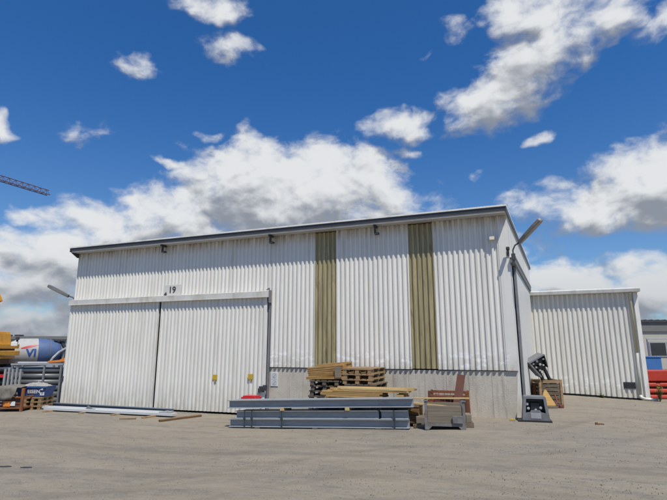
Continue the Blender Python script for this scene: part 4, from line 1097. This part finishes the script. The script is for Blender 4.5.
# steel pipes in a rack
rk = thing('pipe_rack', 'grey steel rack holding a wall of pipes left of the hall', 'rack', P(-10.55, 17.75), HEAD)
for x in (-0.95, 0.20, 0.80):
    q = MB(); q.box(x-0.03, x+0.03, -0.16, -0.11, 0, 1.34); q.build('post', 'grey', rk)
    q = MB(); q.box(x-0.03, x+0.03, 0.42, 0.47, 0, 1.34); q.build('post', 'grey', rk)
q = MB(); q.box(-1.0, 0.86, -0.17, -0.10, 1.341, 1.40); q.box(-1.0, 0.86, 0.41, 0.48, 1.341, 1.40); q.build('top_rail', 'lgrey', rk)
q = MB(); q.box(-0.92, 0.77, -0.15, 0.46, 0.0, 0.03); q.build('base', 'dark', rk)
nm = ['lowest', 'second', 'third', 'fourth', 'fifth', 'topmost']
x, y, z = P(-10.55, 17.75)
for k in range(6):
    for j in range(2):
        q = MB(); q.tube([(-1.5, 0, 0), (0.78, 0, 0)], 0.100, 16)
        o = q.build('steel_pipe', 'pipe', smooth=True)
        off = Matrix.Rotation(HEAD, 4, 'Z') @ Vector((random.uniform(-.03, .03), 0.0 + j*0.26, 0.135+k*0.205))
        o.location = Vector((x, y, z)) + off; o.rotation_euler = (0, 0, HEAD)
        for p in o.data.polygons:
            if len(p.vertices) > 4: p.use_smooth = False
        if nm[k] in ('lowest', 'topmost'): lb = f'{nm[k]} grey pipe in the rack beside the hall, ' + ('front column' if j == 0 else 'rear column')
        else: lb = f'{nm[k]} grey pipe from below in the rack beside the hall, ' + ('front column' if j == 0 else 'rear column')
        tag(o, lb, 'pipe', 'grey pipes in the rack')
# things lying on the rack
for (X0, X1, dY, dz, m, lb) in ((-11.3, -10.25, 0.0, 0.0, 'whiteb', 'white metal profile lying on top of the pipe rack'), (-11.6, -9.9, 0.30, 0.0, 'pipe', 'grey steel profile lying at the back of the rack top'),):
    a = P(X0, 17.62+dY, z+1.43); b = P(X1, 17.62+dY, z+1.43)
    q = MB(); q.bar(a, b, 0.10, 0.06); tag(q.build('metal_profile', m), lb, 'metal profile')
for i, (p, q2, lb) in enumerate((((-10.30, 17.75, 1.19), (-9.66, 17.75, 1.25), 'lower orange bar lying on the pipe rack'), ((-9.98, 17.95, 1.25), (-9.60, 17.95, 1.36), 'upper orange bar lying on the pipe rack'))):
    q = MB(); q.bar(P(*p), P(*q2), 0.10, 0.07 if i == 0 else 0.06); tag(q.build('orange_bar', 'orange'), lb, 'bar', 'orange bars on the rack')
# upright frames
t = thing('bar_rack', 'bundle of upright grey steel bars beside the pipe rack', 'frame', P(-11.25, 17.35), HEAD)
for k in range(5):
    q = MB(); q.box(-0.33+k*0.135, -0.33+k*0.135+0.06, -0.03, 0.03, 0.0, 1.22+0.04*(k % 2)); q.build('upright', 'lgrey', t)
for z_ in (0.12, 1.06):
    q = MB(); q.box(-0.36, 0.30, 0.032, 0.07, z_, z_+0.05); q.build('cross_bar', 'grey', t)
t = thing('tool_cabinet', 'dark open cabinet with a red plate between grey steel frames', 'cabinet', P(-11.83, 17.75), HEAD)
q = MB(); q.box(-0.32, -0.29, -0.3, 0.3, 0, 1.2); q.box(0.29, 0.32, -0.3, 0.3, 0, 1.2); q.box(-0.288, 0.288, 0.27, 0.3, 0, 1.2); q.box(-0.288, 0.288, -0.3, 0.268, 1.15, 1.2); q.box(-0.288, 0.288, -0.3, 0.268, 0, 0.06); q.build('shell', 'black', t)
q = MB(); q.box(-0.20, 0.20, -0.32, -0.302, 0.92, 1.03, bev=0.004); q.box(-0.28, 0.28, -0.302, -0.28, 0.93, 1.0); q.build('red_plate', 'redp', t)
t = thing('bar_rack', 'grey steel frame panel at the far left edge with a red tag', 'frame', P(-12.3, 17.4), HEAD)
for k in range(3):
    q = MB(); q.box(-0.35+k*0.26, -0.35+k*0.26+0.07, -0.03, 0.03, 0, 1.25); q.build('upright', 'lgrey', t)
q = MB(); q.box(-0.36, 0.26, -0.06, -0.032, 1.10, 1.18); q.build('cross_bar', 'lgrey', t)
q = MB(); q.box(0.0, 0.22, -0.075, -0.061, 0.93, 1.06); q.build('tag_plate', 'redp', t)

# rusty box pallet with a sheet over it
t = thing('box_pallet', 'rusty orange steel box pallet at the left edge of the yard', 'box pallet', P(-10.2, 15.95), HEAD)
for (x, y) in ((-0.46, -0.35), (0.46, -0.35), (0.46, 0.35), (-0.46, 0.35)):
    q = MB(); q.box(x-0.035, x+0.035, y-0.035, y+0.035, 0, 0.70); q.build('post', 'orange_rust', t)
q = MB()
for y in (-0.35, 0.35):
    for z_ in (0.08, 0.40): q.box(-0.424, 0.424, y-0.025, y+0.025, z_, z_+0.05)
for x in (-0.46, 0.46):
    for z_ in (0.08, 0.40): q.box(x-0.025, x+0.025, -0.314, 0.314, z_, z_+0.05)
q.build('rail', 'orange_rust', t)
q = MB(); q.box(-0.42, 0.42, -0.32, 0.32, 0.085, 0.11)
for k in range(3): q.box(-0.42, 0.42, -0.315, -0.30, 0.12+k*0.09, 0.19+k*0.09); q.box(-0.42, 0.42, 0.30, 0.315, 0.12+k*0.09, 0.19+k*0.09)
q.build('panel', 'rust2', t)
q = MB(); q.box(-0.10, 0.12, -0.385, -0.376, 0.15, 0.31, bev=0.003); q.build('orange_plate', 'orange', t)
q = MB(); q.box(0.125, 0.27, -0.385, -0.376, 0.17, 0.30, bev=0.003); q.build('white_plate', 'signwhite', t)
# crumpled sheet over the box
sb = MB(); nx2, ny2 = 22, 14
for j in range(ny2+1):
    for i in range(nx2+1):
        u_, v_ = i/nx2, j/ny2
        x = -0.50 + u_*0.78; s_ = v_*1.15
        nz = 0.05*mnoise.noise(Vector((u_*5, v_*5, 9))) + 0.03*mnoise.noise(Vector((u_*11, v_*11, 2)))
        if s_ < 0.36: yy, zz = -0.405 - 0.04*(1-s_/0.36) + nz*0.4, 0.36 + s_
        else: yy, zz = -0.405 + (s_-0.36), 0.72
        if u_ > 0.82 and s_ < 0.36: zz += 0.2*(u_-0.82)/0.18*(1-s_/0.36)
        sb.v.append((x, yy + nz*0.5 - 0.0, zz + nz*0.7 + (0.05*math.sin(u_*3.1) if s_ > 0.2 else 0)))
for j in range(ny2):
    for i in range(nx2):
        sb.f.append((j*(nx2+1)+i, j*(nx2+1)+i+1, (j+1)*(nx2+1)+i+1, (j+1)*(nx2+1)+i)); sb.m.append(0)
so_ = sb.build('plastic_sheet', 'tarp', loc=P(-10.2, 15.95), rot=(0, 0, HEAD), smooth=True)
sm = so_.modifiers.new('thick', 'SOLIDIFY'); sm.thickness = 0.008
tag(so_, 'crumpled grey brown sheet thrown over the rusty box pallet', 'sheet')

for k, lb in enumerate(('lowest pallet under the blue tub', 'middle pallet under the blue tub', 'topmost pallet under the blue tub')):
    put_pallet(('pallet', 0.62, 0.70), tuple(Vector(P(-9.70, 16.40)) + Vector((0, 0, k*0.128))), HEAD+random.uniform(-.03, .03), lb, 'pallets under the blue tub')
t = thing('blue_tub', 'blue steel tub with white lettering heaped with rubble on three pallets', 'tub', tuple(Vector(P(-9.80, 16.36)) + Vector((0, 0, 0.39))), HEAD)
q = MB()
vs = []
for (z_, a, b) in ((0, 0.42, 0.22), (0.33, 0.50, 0.30), (0.33, 0.475, 0.275), (0.04, 0.40, 0.20)):
    vs += [(-a, -b, z_), (a, -b, z_), (a, b, z_), (-a, b, z_)]
fs_ = [(3, 2, 1, 0), (12, 13, 14, 15)]
for r_ in range(3):
    for k in range(4): fs_.append((r_*4+k, r_*4+(k+1) % 4, r_*4+4+(k+1) % 4, r_*4+4+k))
q.add(vs, fs_); q.box(-0.52, 0.52, -0.32, -0.301, 0.29, 0.335); q.build('tub_body', 'blue', t)
tilt = math.atan2(0.08, 0.33)
text_mb('EISEN', 0.165, 0.002, bold=0.005).build('lettering', 'white', t, loc=(0.09, -0.268, 0.165), rot=(tilt, 0, 0))
e = MB(); e.prism([(0.34, 0.05), (0.47, 0.05), (0.47, 0.17), (0.34, 0.17)], -0.004, 0, axis='y')
e.build('emblem', 'white', t, loc=(-0.045, -0.252, 0.0), rot=(0, 0, 0))
for k, (a, b) in enumerate(((0.36, 0.40), (0.42, 0.45))):
    pass
e = text_mb('SE', 0.10, 0.002); e.build('emblem_letters', 'inkblue', t, loc=(0.36, -0.260, 0.11))
e = MB(); e.prism([(0.34, 0.22), (0.40, 0.28), (0.44, 0.28), (0.44, 0.22)], -0.003, 0, axis='y'); e.build('emblem', 'white', t, loc=(-0.04, -0.292, 0))
rb = MB(); nx2 = 16
for j in range(nx2+1):
    for i in range(nx2+1):
        u_, v_ = i/nx2*2-1, j/nx2*2-1
        zz = 0.30 + 0.13*max(0, 1-u_*u_)*max(0, 1-v_*v_)**0.5 + 0.05*mnoise.noise(Vector((u_*4, v_*4, 0))) + 0.03*mnoise.noise(Vector((u_*12, v_*12, 4)))
        rb.v.append((u_*0.465, v_*0.265, zz if max(abs(u_), abs(v_)) < 1 else 0.26))
for j in range(nx2):
    for i in range(nx2): rb.f.append((j*(nx2+1)+i, j*(nx2+1)+i+1, (j+1)*(nx2+1)+i+1, (j+1)*(nx2+1)+i)); rb.m.append(0)
o = rb.build('rubble', 'rubble', loc=tuple(t.location), rot=(0, 0, HEAD)); tag(o, 'grey rubble heaped in the blue tub', 'rubble')

# ------------------------------------------------------------------ mixer truck
MR = HEAD + R(36)
x, y = O(-21.55, 36.6); zt = g(x, y)
t = thing('mixer_truck', 'concrete mixer truck with a white and blue drum beyond the pipe rack', 'truck', (x, y, zt), MR)
t.scale = (0.94, 0.94, 0.94)
zc = (1.42 - zt)/0.94
prof = [(-3.0, 0.45), (-2.7, 0.62), (-2.0, 1.02), (-1.70, 1.07), (-0.62, 1.07), (-0.60, 1.07), (-0.1, 1.04), (0.25, 0.98), (0.7, 0.84), (1.0, 0.70), (1.02, 0.60)]
q = MB(); q.lathe(prof, 40, mats=[0, 0, 0, 0, 0, 1, 1, 1, 1, 1], xf=Matrix.Translation((0, 0, zc)) @ Matrix.Rotation(-0.02, 4, 'Y'))
drum = q.build('drum', ['drum_white', 'drum_blue'], t, smooth=True)
q = MB()
q.lathe([(0.18, 0.99), (0.18, 1.03), (0.27, 1.01), (0.27, 0.97)], 40, xf=Matrix.Translation((0, 0, zc))); q.build('drum_ring', 'blueb', drum)
def bend_(r, up):
    def f(v):
        a = (v[2]+up)/r; return (v[0], -(r)*math.cos(a) + (v[1]), r*math.sin(a))
    return f
text_mb('VI', 0.80, 0.004, bend=bend_(1.085, -0.08), bold=0.03).build('lettering', 'inkblue', drum, loc=(-1.05, 0, zc))
sw_ = MB(); nseg = 14
for k in range(nseg):
    f0, f1 = k/nseg, (k+1)/nseg
    pt = []
    for f in (f0, f1):
        hh = 0.30 + 0.28*f; wv_ = 0.075*math.sin(math.pi*min(1, f+0.08))+0.01
        for s_ in (-1, 1):
            a = (hh + s_*wv_)/1.08; pt.append((-1.75+1.15*f, -1.082*math.cos(a), 1.082*math.sin(a)))
    sw_.add(pt, [(0, 2, 3, 1)])
sw_.build('red_swoosh', 'redp', drum, loc=(0, 0, zc))
q = MB(); q.box(-5.2, 2.4, -0.45, 0.45, 0.85, 1.05); q.build('chassis', 'dark', t)
q = MB(); q.box(1.06, 1.25, -0.7, 0.7, 1.06, zc+0.2); q.box(-3.2, -3.0, -0.7, 0.7, 1.06, zc+0.2); q.build('drum_pedestal', 'grey', t)
q = MB(); q.box(-5.4, -3.6, -1.2, 1.2, 0.7, 3.0, bev=0.12); cb_ = q.build('cab', 'drum_blue', t)
q = MB(); q.box(-5.42, -5.405, -1.05, 1.05, 1.9, 2.75); q.box(-5.1, -4.2, -1.215, -1.205, 1.9, 2.7); q.build('window', 'glass', cb_)
for xw in (-4.6, -1.0, 0.4, 1.7):
    for s_ in (-1, 1):
        q = MB(); q.tube([(xw, s_*0.85, 0.5), (xw, s_*1.15, 0.5)], 0.5, 20); wl = q.build('wheel', 'rubber', t, smooth=False)
        q = MB(); q.tube([(xw, s_*1.152, 0.5), (xw, s_*1.17, 0.5)], 0.28, 14); q.build('rim', 'lgrey', wl)
q = MB(); q.box(0.45, 1.25, -0.5, 0.5, zc+0.85, zc+1.02, bev=0.02); q.prism([(0.9, zc+0.84), (1.2, zc+0.84), (1.4, zc+0.3), (1.25, zc+0.25)], -0.4, 0.4, axis='y'); q.build('hopper', 'dark', t)
q = MB(); q.tube([(1.4, -0.5, zc+0.35), (0.8, -1.1, zc-0.0), (0.4, -1.25, zc-0.45), (0.15, -1.28, zc-0.95)], 0.09, 8); q.build('chute_pipe', 'lgrey', t)
q = MB(); q.box(1.3, 1.9, -0.9, 0.9, zc-0.5, zc-0.2); q.box(1.35, 1.85, -0.95, 0.95, zc-0.9, zc-0.65); q.prism([(1.35, zc+0.2), (1.8, zc-0.1), (1.7, zc-0.4), (1.3, zc-0.1)], -0.3, 0.3, axis='y'); q.build('chute', 'blueb', t)

# ------------------------------------------------------------------ yellow machine
x, y = O(-23.4, 31.0); zt = g(x, y)
t = thing('yellow_machine', 'orange yellow construction machine cut off by the left edge', 'machine', (x, y, zt), HEAD)
H0 = -zt
def zz_(py, Y=31.0): return 1.65 + (349-py)/488*Y - zt
def xx_(px, Y=31.0): return (px-333.5)/488*Y + 22.6
q = MB(); q.box(xx_(-60), xx_(19.8), -1.2, 1.2, zz_(348.5), zz_(344), bev=0.03); q.box(xx_(-60), xx_(20.5), -1.25, 1.25, zz_(355.5), zz_(350.8), bev=0.03)
q.box(xx_(-60), xx_(17), -1.1, 1.1, zz_(358.5), zz_(356.0)); q.build('deck', 'yellow', t)
q = MB(); q.box(xx_(-60), xx_(17.2), -1.0, 1.0, zz_(350.7), zz_(348.6)); q.box(xx_(-60), xx_(14), -0.9, 0.9, zz_(364), zz_(358.6)); q.build('chassis', 'brown', t)
q = MB(); q.prism([(xx_(-50), zz_(343.9)), (xx_(11.0), zz_(343.9)), (xx_(13.3), zz_(336)), (xx_(12.0), zz_(332)), (xx_(-2), zz_(330.5)), (xx_(-50), zz_(330.5))], -0.95, 0.8, axis='y'); body = q.build('cab', 'yellow', t)
q = MB(); q.box(xx_(-20), xx_(8.0), -0.97, -0.955, zz_(335.8), zz_(332)); q.build('window', 'glass', body)
q = MB(); q.prism([(xx_(11.3), zz_(343.9)), (xx_(16.8), zz_(343.9)), (xx_(15.1), zz_(334)), (xx_(13.4), zz_(335))], -0.7, 0.6, axis='y'); q.box(xx_(12.5), xx_(18.0), -1.0, -0.75, zz_(340.5), zz_(339.2)); q.build('fender', 'yellow', t)
q = MB(); q.box(xx_(36), xx_(42), -1.27, -1.21, zz_(346.3), zz_(342.3), bev=0.02); q.build('white_panel', 'white', t)
q = MB(); q.box(xx_(13.5), xx_(17.5), -1.02, -1.005, zz_(340.0), zz_(339.0)); q.build('white_strip', 'white', t)
q = MB(); q.tube([(xx_(35), -0.6, zz_(343.9)), (xx_(35), -0.6, zz_(340))], 0.06, 8); q.tube([(xx_(35), -0.6, zz_(340.3)), (xx_(35), -0.6, zz_(337.5))], 0.11, 8); q.build('exhaust', 'dark', t)
q = MB(); q.box(xx_(14.8), xx_(20.3), -1.0, -0.6, zz_(361.5), zz_(357)); q.build('side_box', 'white', t)
q = MB(); q.bar((xx_(1.5), 0.2, zz_(296)), (xx_(-60), 0.2, zz_(330)), 0.55, 0.62); q.build('boom', 'yellow', t)
for xw in (xx_(-45), xx_(-15), xx_(8)):
    for s_ in (-1, 1):
        q = MB(); q.tube([(xw, s_*0.75, 0.55), (xw, s_*1.15, 0.55)], 0.55, 20); wl = q.build('wheel', 'rubber', t)
        q = MB(); q.tube([(xw, s_*1.152, 0.55), (xw, s_*1.17, 0.55)], 0.3, 14); q.build('rim', 'yellow', wl)
q = MB(); q.box(xx_(-60), xx_(-5), -0.5, 0.5, 0.5, zz_(364)-0.002); q.build('axle_frame', 'brown', t)

# far grey hall behind the mixer
x, y = O(-47, 76); zt = -1.56
t = thing('far_hall', 'low blue grey hall far behind the mixer truck', 'building', (x, y, zt), HEAD)
q = MB(); q.box(-11, 13, -8, 8, -0.5, 4.55); q.build('wall', 'farhall', t)
q = MB(); q.box(-11.3, 13.3, -8.3, 8.3, 4.553, 4.95); rf_ = q.build('roof', 'band', t)
for xv in (-3.5, -2.6, 0.4, 2.0):
    q = MB(); q.box(xv-0.35, xv+0.35, -7, -6, 4.952, 5.2); q.build('roof_vent', 'dark', rf_)
q = MB()
for k in range(6): q.box(-10+k*3.8, -8+k*3.8, -8.03, -8.003, 2.2, 3.2)
q.build('window', 'glass', t)

# tower crane, its jib coming into the picture from the left
t = thing('tower_crane', 'far red lattice crane jib reaching in at the left of the sky', 'crane', (*O(-78.1, 62.2), 0), 0)
tipX, tipY = O(-61.5, 98.6); rX, rY = O(-78.1, 62.2)
dv = Vector((tipX-rX, tipY-rY, 0)); Lj = dv.length; dv.normalize(); sv = Vector((-dv.y, dv.x, 0)); zj = 33+1.65
jb = MB(); hw_, hh_ = 0.5, 1.05
def J(f, s_, top): return dv*f + sv*(s_*hw_) + Vector((0, 0, zj - 0.5 + (hh_ if top else 0)))
for (s_, tp) in ((-1, 0), (1, 0), (0, 1)): jb.tube([J(-12, s_, tp), J(Lj, s_, tp)], 0.085, 5)
nb = 40
for k in range(nb):
    a = -12 + (Lj+12)*k/nb; b = -12 + (Lj+12)*(k+1)/nb; m_ = (a+b)/2
    for s_ in (-1, 1):
        jb.tube([J(a, s_, 0), J(m_, 0, 1), J(b, s_, 0)], 0.05, 4)
    jb.tube([J(a, -1, 0), J(b, 1, 0)], 0.04, 4); jb.tube([J(a, -1, 0), J(a, 1, 0)], 0.04, 4)
jb.box(0, 0.01, 0, 0.01, zj, zj+0.01); jb.build('jib', 'jib', t)
tw_ = MB()
for (sx_, sy_) in ((-0.8, -0.8), (0.8, -0.8), (0.8, 0.8), (-0.8, 0.8)): tw_.tube([(sx_, sy_, -1.5), (sx_, sy_, zj+4)], 0.1, 4)
for k in range(20):
    a = -1.5 + k*1.8
    tw_.tube([(-0.8, -0.8, a), (0.8, -0.8, a+1.8), (0.8, 0.8, a), (-0.8, 0.8, a+1.8), (-0.8, -0.8, a)], 0.06, 4)
tw_.build('mast', 'jib', t)
cw = MB(); c0 = dv*-11; cw.box(c0.x-1, c0.x+1, c0.y-1, c0.y+1, zj-2.2, zj-0.5); cw.build('counterweight', 'lgrey', t)

# ------------------------------------------------------------------ right edge
x, y = O(28.2, 45.0)
t = thing('office_building', 'beige low building with a dark roof edge beyond the blue container', 'building', (x, y, 0), HEAD)
q = MB(); q.box(-2, 18, 0, 10, -1, 3.25); q.build('wall', 'render', t)
q = MB(); q.box(-2.1, 18.1, -0.15, 10.1, 3.253, 4.08); bd_ = q.build('parapet', 'band', t)
q = MB(); q.box(-2.3, 18.3, -0.3, 10.2, 4.083, 4.26)
for k in range(34): q.tube([(-2.2+k*0.6, -0.25, 4.25), (-2.2+k*0.6, 10.1, 4.25)], 0.09, 6)
q.build('roof', 'darkroof', t)
for k in range(4):
    xw = 0.9+k*4.3
    q = MB(); q.box(xw, xw+3.2, -0.07, -0.003, 0.95, 2.30); wn = q.build('window', 'lgrey', t)
    q = MB(); q.box(xw+0.1, xw+1.5, -0.082, -0.072, 1.05, 2.2); q.box(xw+1.65, xw+3.1, -0.082, -0.072, 1.05, 2.2); q.build('pane', 'glass', wn)
q = MB(); q.box(-0.15, 0.35, -0.1, -0.003, 2.95, 3.15); q.build('wall_light', 'dark', t)
t = thing('pipe_gantry', 'pale blue pipe frame standing before the beige building', 'frame', (*O(22.5, 35.0), 0), HEAD)
for xw in (0.05, 2.2):
    q = MB(); q.tube([(xw, 0, -0.4), (xw, 0, 2.32)], 0.035, 8); q.build('upright', 'drum_blue', t)
q = MB(); q.tube([(0.0, 0, 2.37), (2.25, 0, 2.37)], 0.035, 8); q.build('top_bar', 'lgrey', t)
x, y = O(14.35, 22.2)
t = thing('blue_container', 'plain blue steel container behind the red steel stack', 'container', (x, y, g(x, y)), HEAD)
q = MB(); q.box(-0.50, 0.50, 0, 1.6, 0.04, 1.36, bev=0.02); q.build('shell', 'skip_blue', t)
q = MB(); q.box(-0.53, 0.53, -0.03, 1.63, 1.362, 1.42, bev=0.01); q.build('rim', 'skip_blue', t)
for k in range(2):
    q = MB(); q.box(-0.45+k*0.75, -0.30+k*0.75, 0.05, 1.5, 0.0, 0.038); q.build('skid', 'dark', t)
q = MB(); q.prism([(-0.02, 0), (0.16, 0), (0.10, 0.10), (0.04, 0.10)], 0, 0.25, axis='y')
x, y = O(11.35, 17.75); zr = g(x, y)
t = thing('red_mould', 'red steel trough with stepped ribs stacked at the right edge', 'steel trough', (x, y, zr), HEAD)
q = MB(); q.box(-0.05, 1.6, 0.0, 0.9, 0.62, 0.98, bev=0.015); q.build('upper_panel', 'red', t)
for k, z_ in enumerate((0.02, 0.23, 0.44)):
    q = MB()
    q.prism([(0.0, z_), (0.85, z_), (0.85, z_+0.16), (0.09, z_+0.16), (0.0, z_+0.07)], -0.03-0.0*k, 1.6)
    q.build('rib', 'red', t)
    q = MB(); q.box(0.0, 1.55, 0.12, 0.8, z_+0.162, z_+0.20); q.build('packing', 'brown', t)
q = MB(); q.prism([(0.25, 0.64), (0.42, 0.64), (0.36, 0.70), (0.32, 0.70)], -0.03, -0.002, axis='y'); q.build('lug', 'red', t)
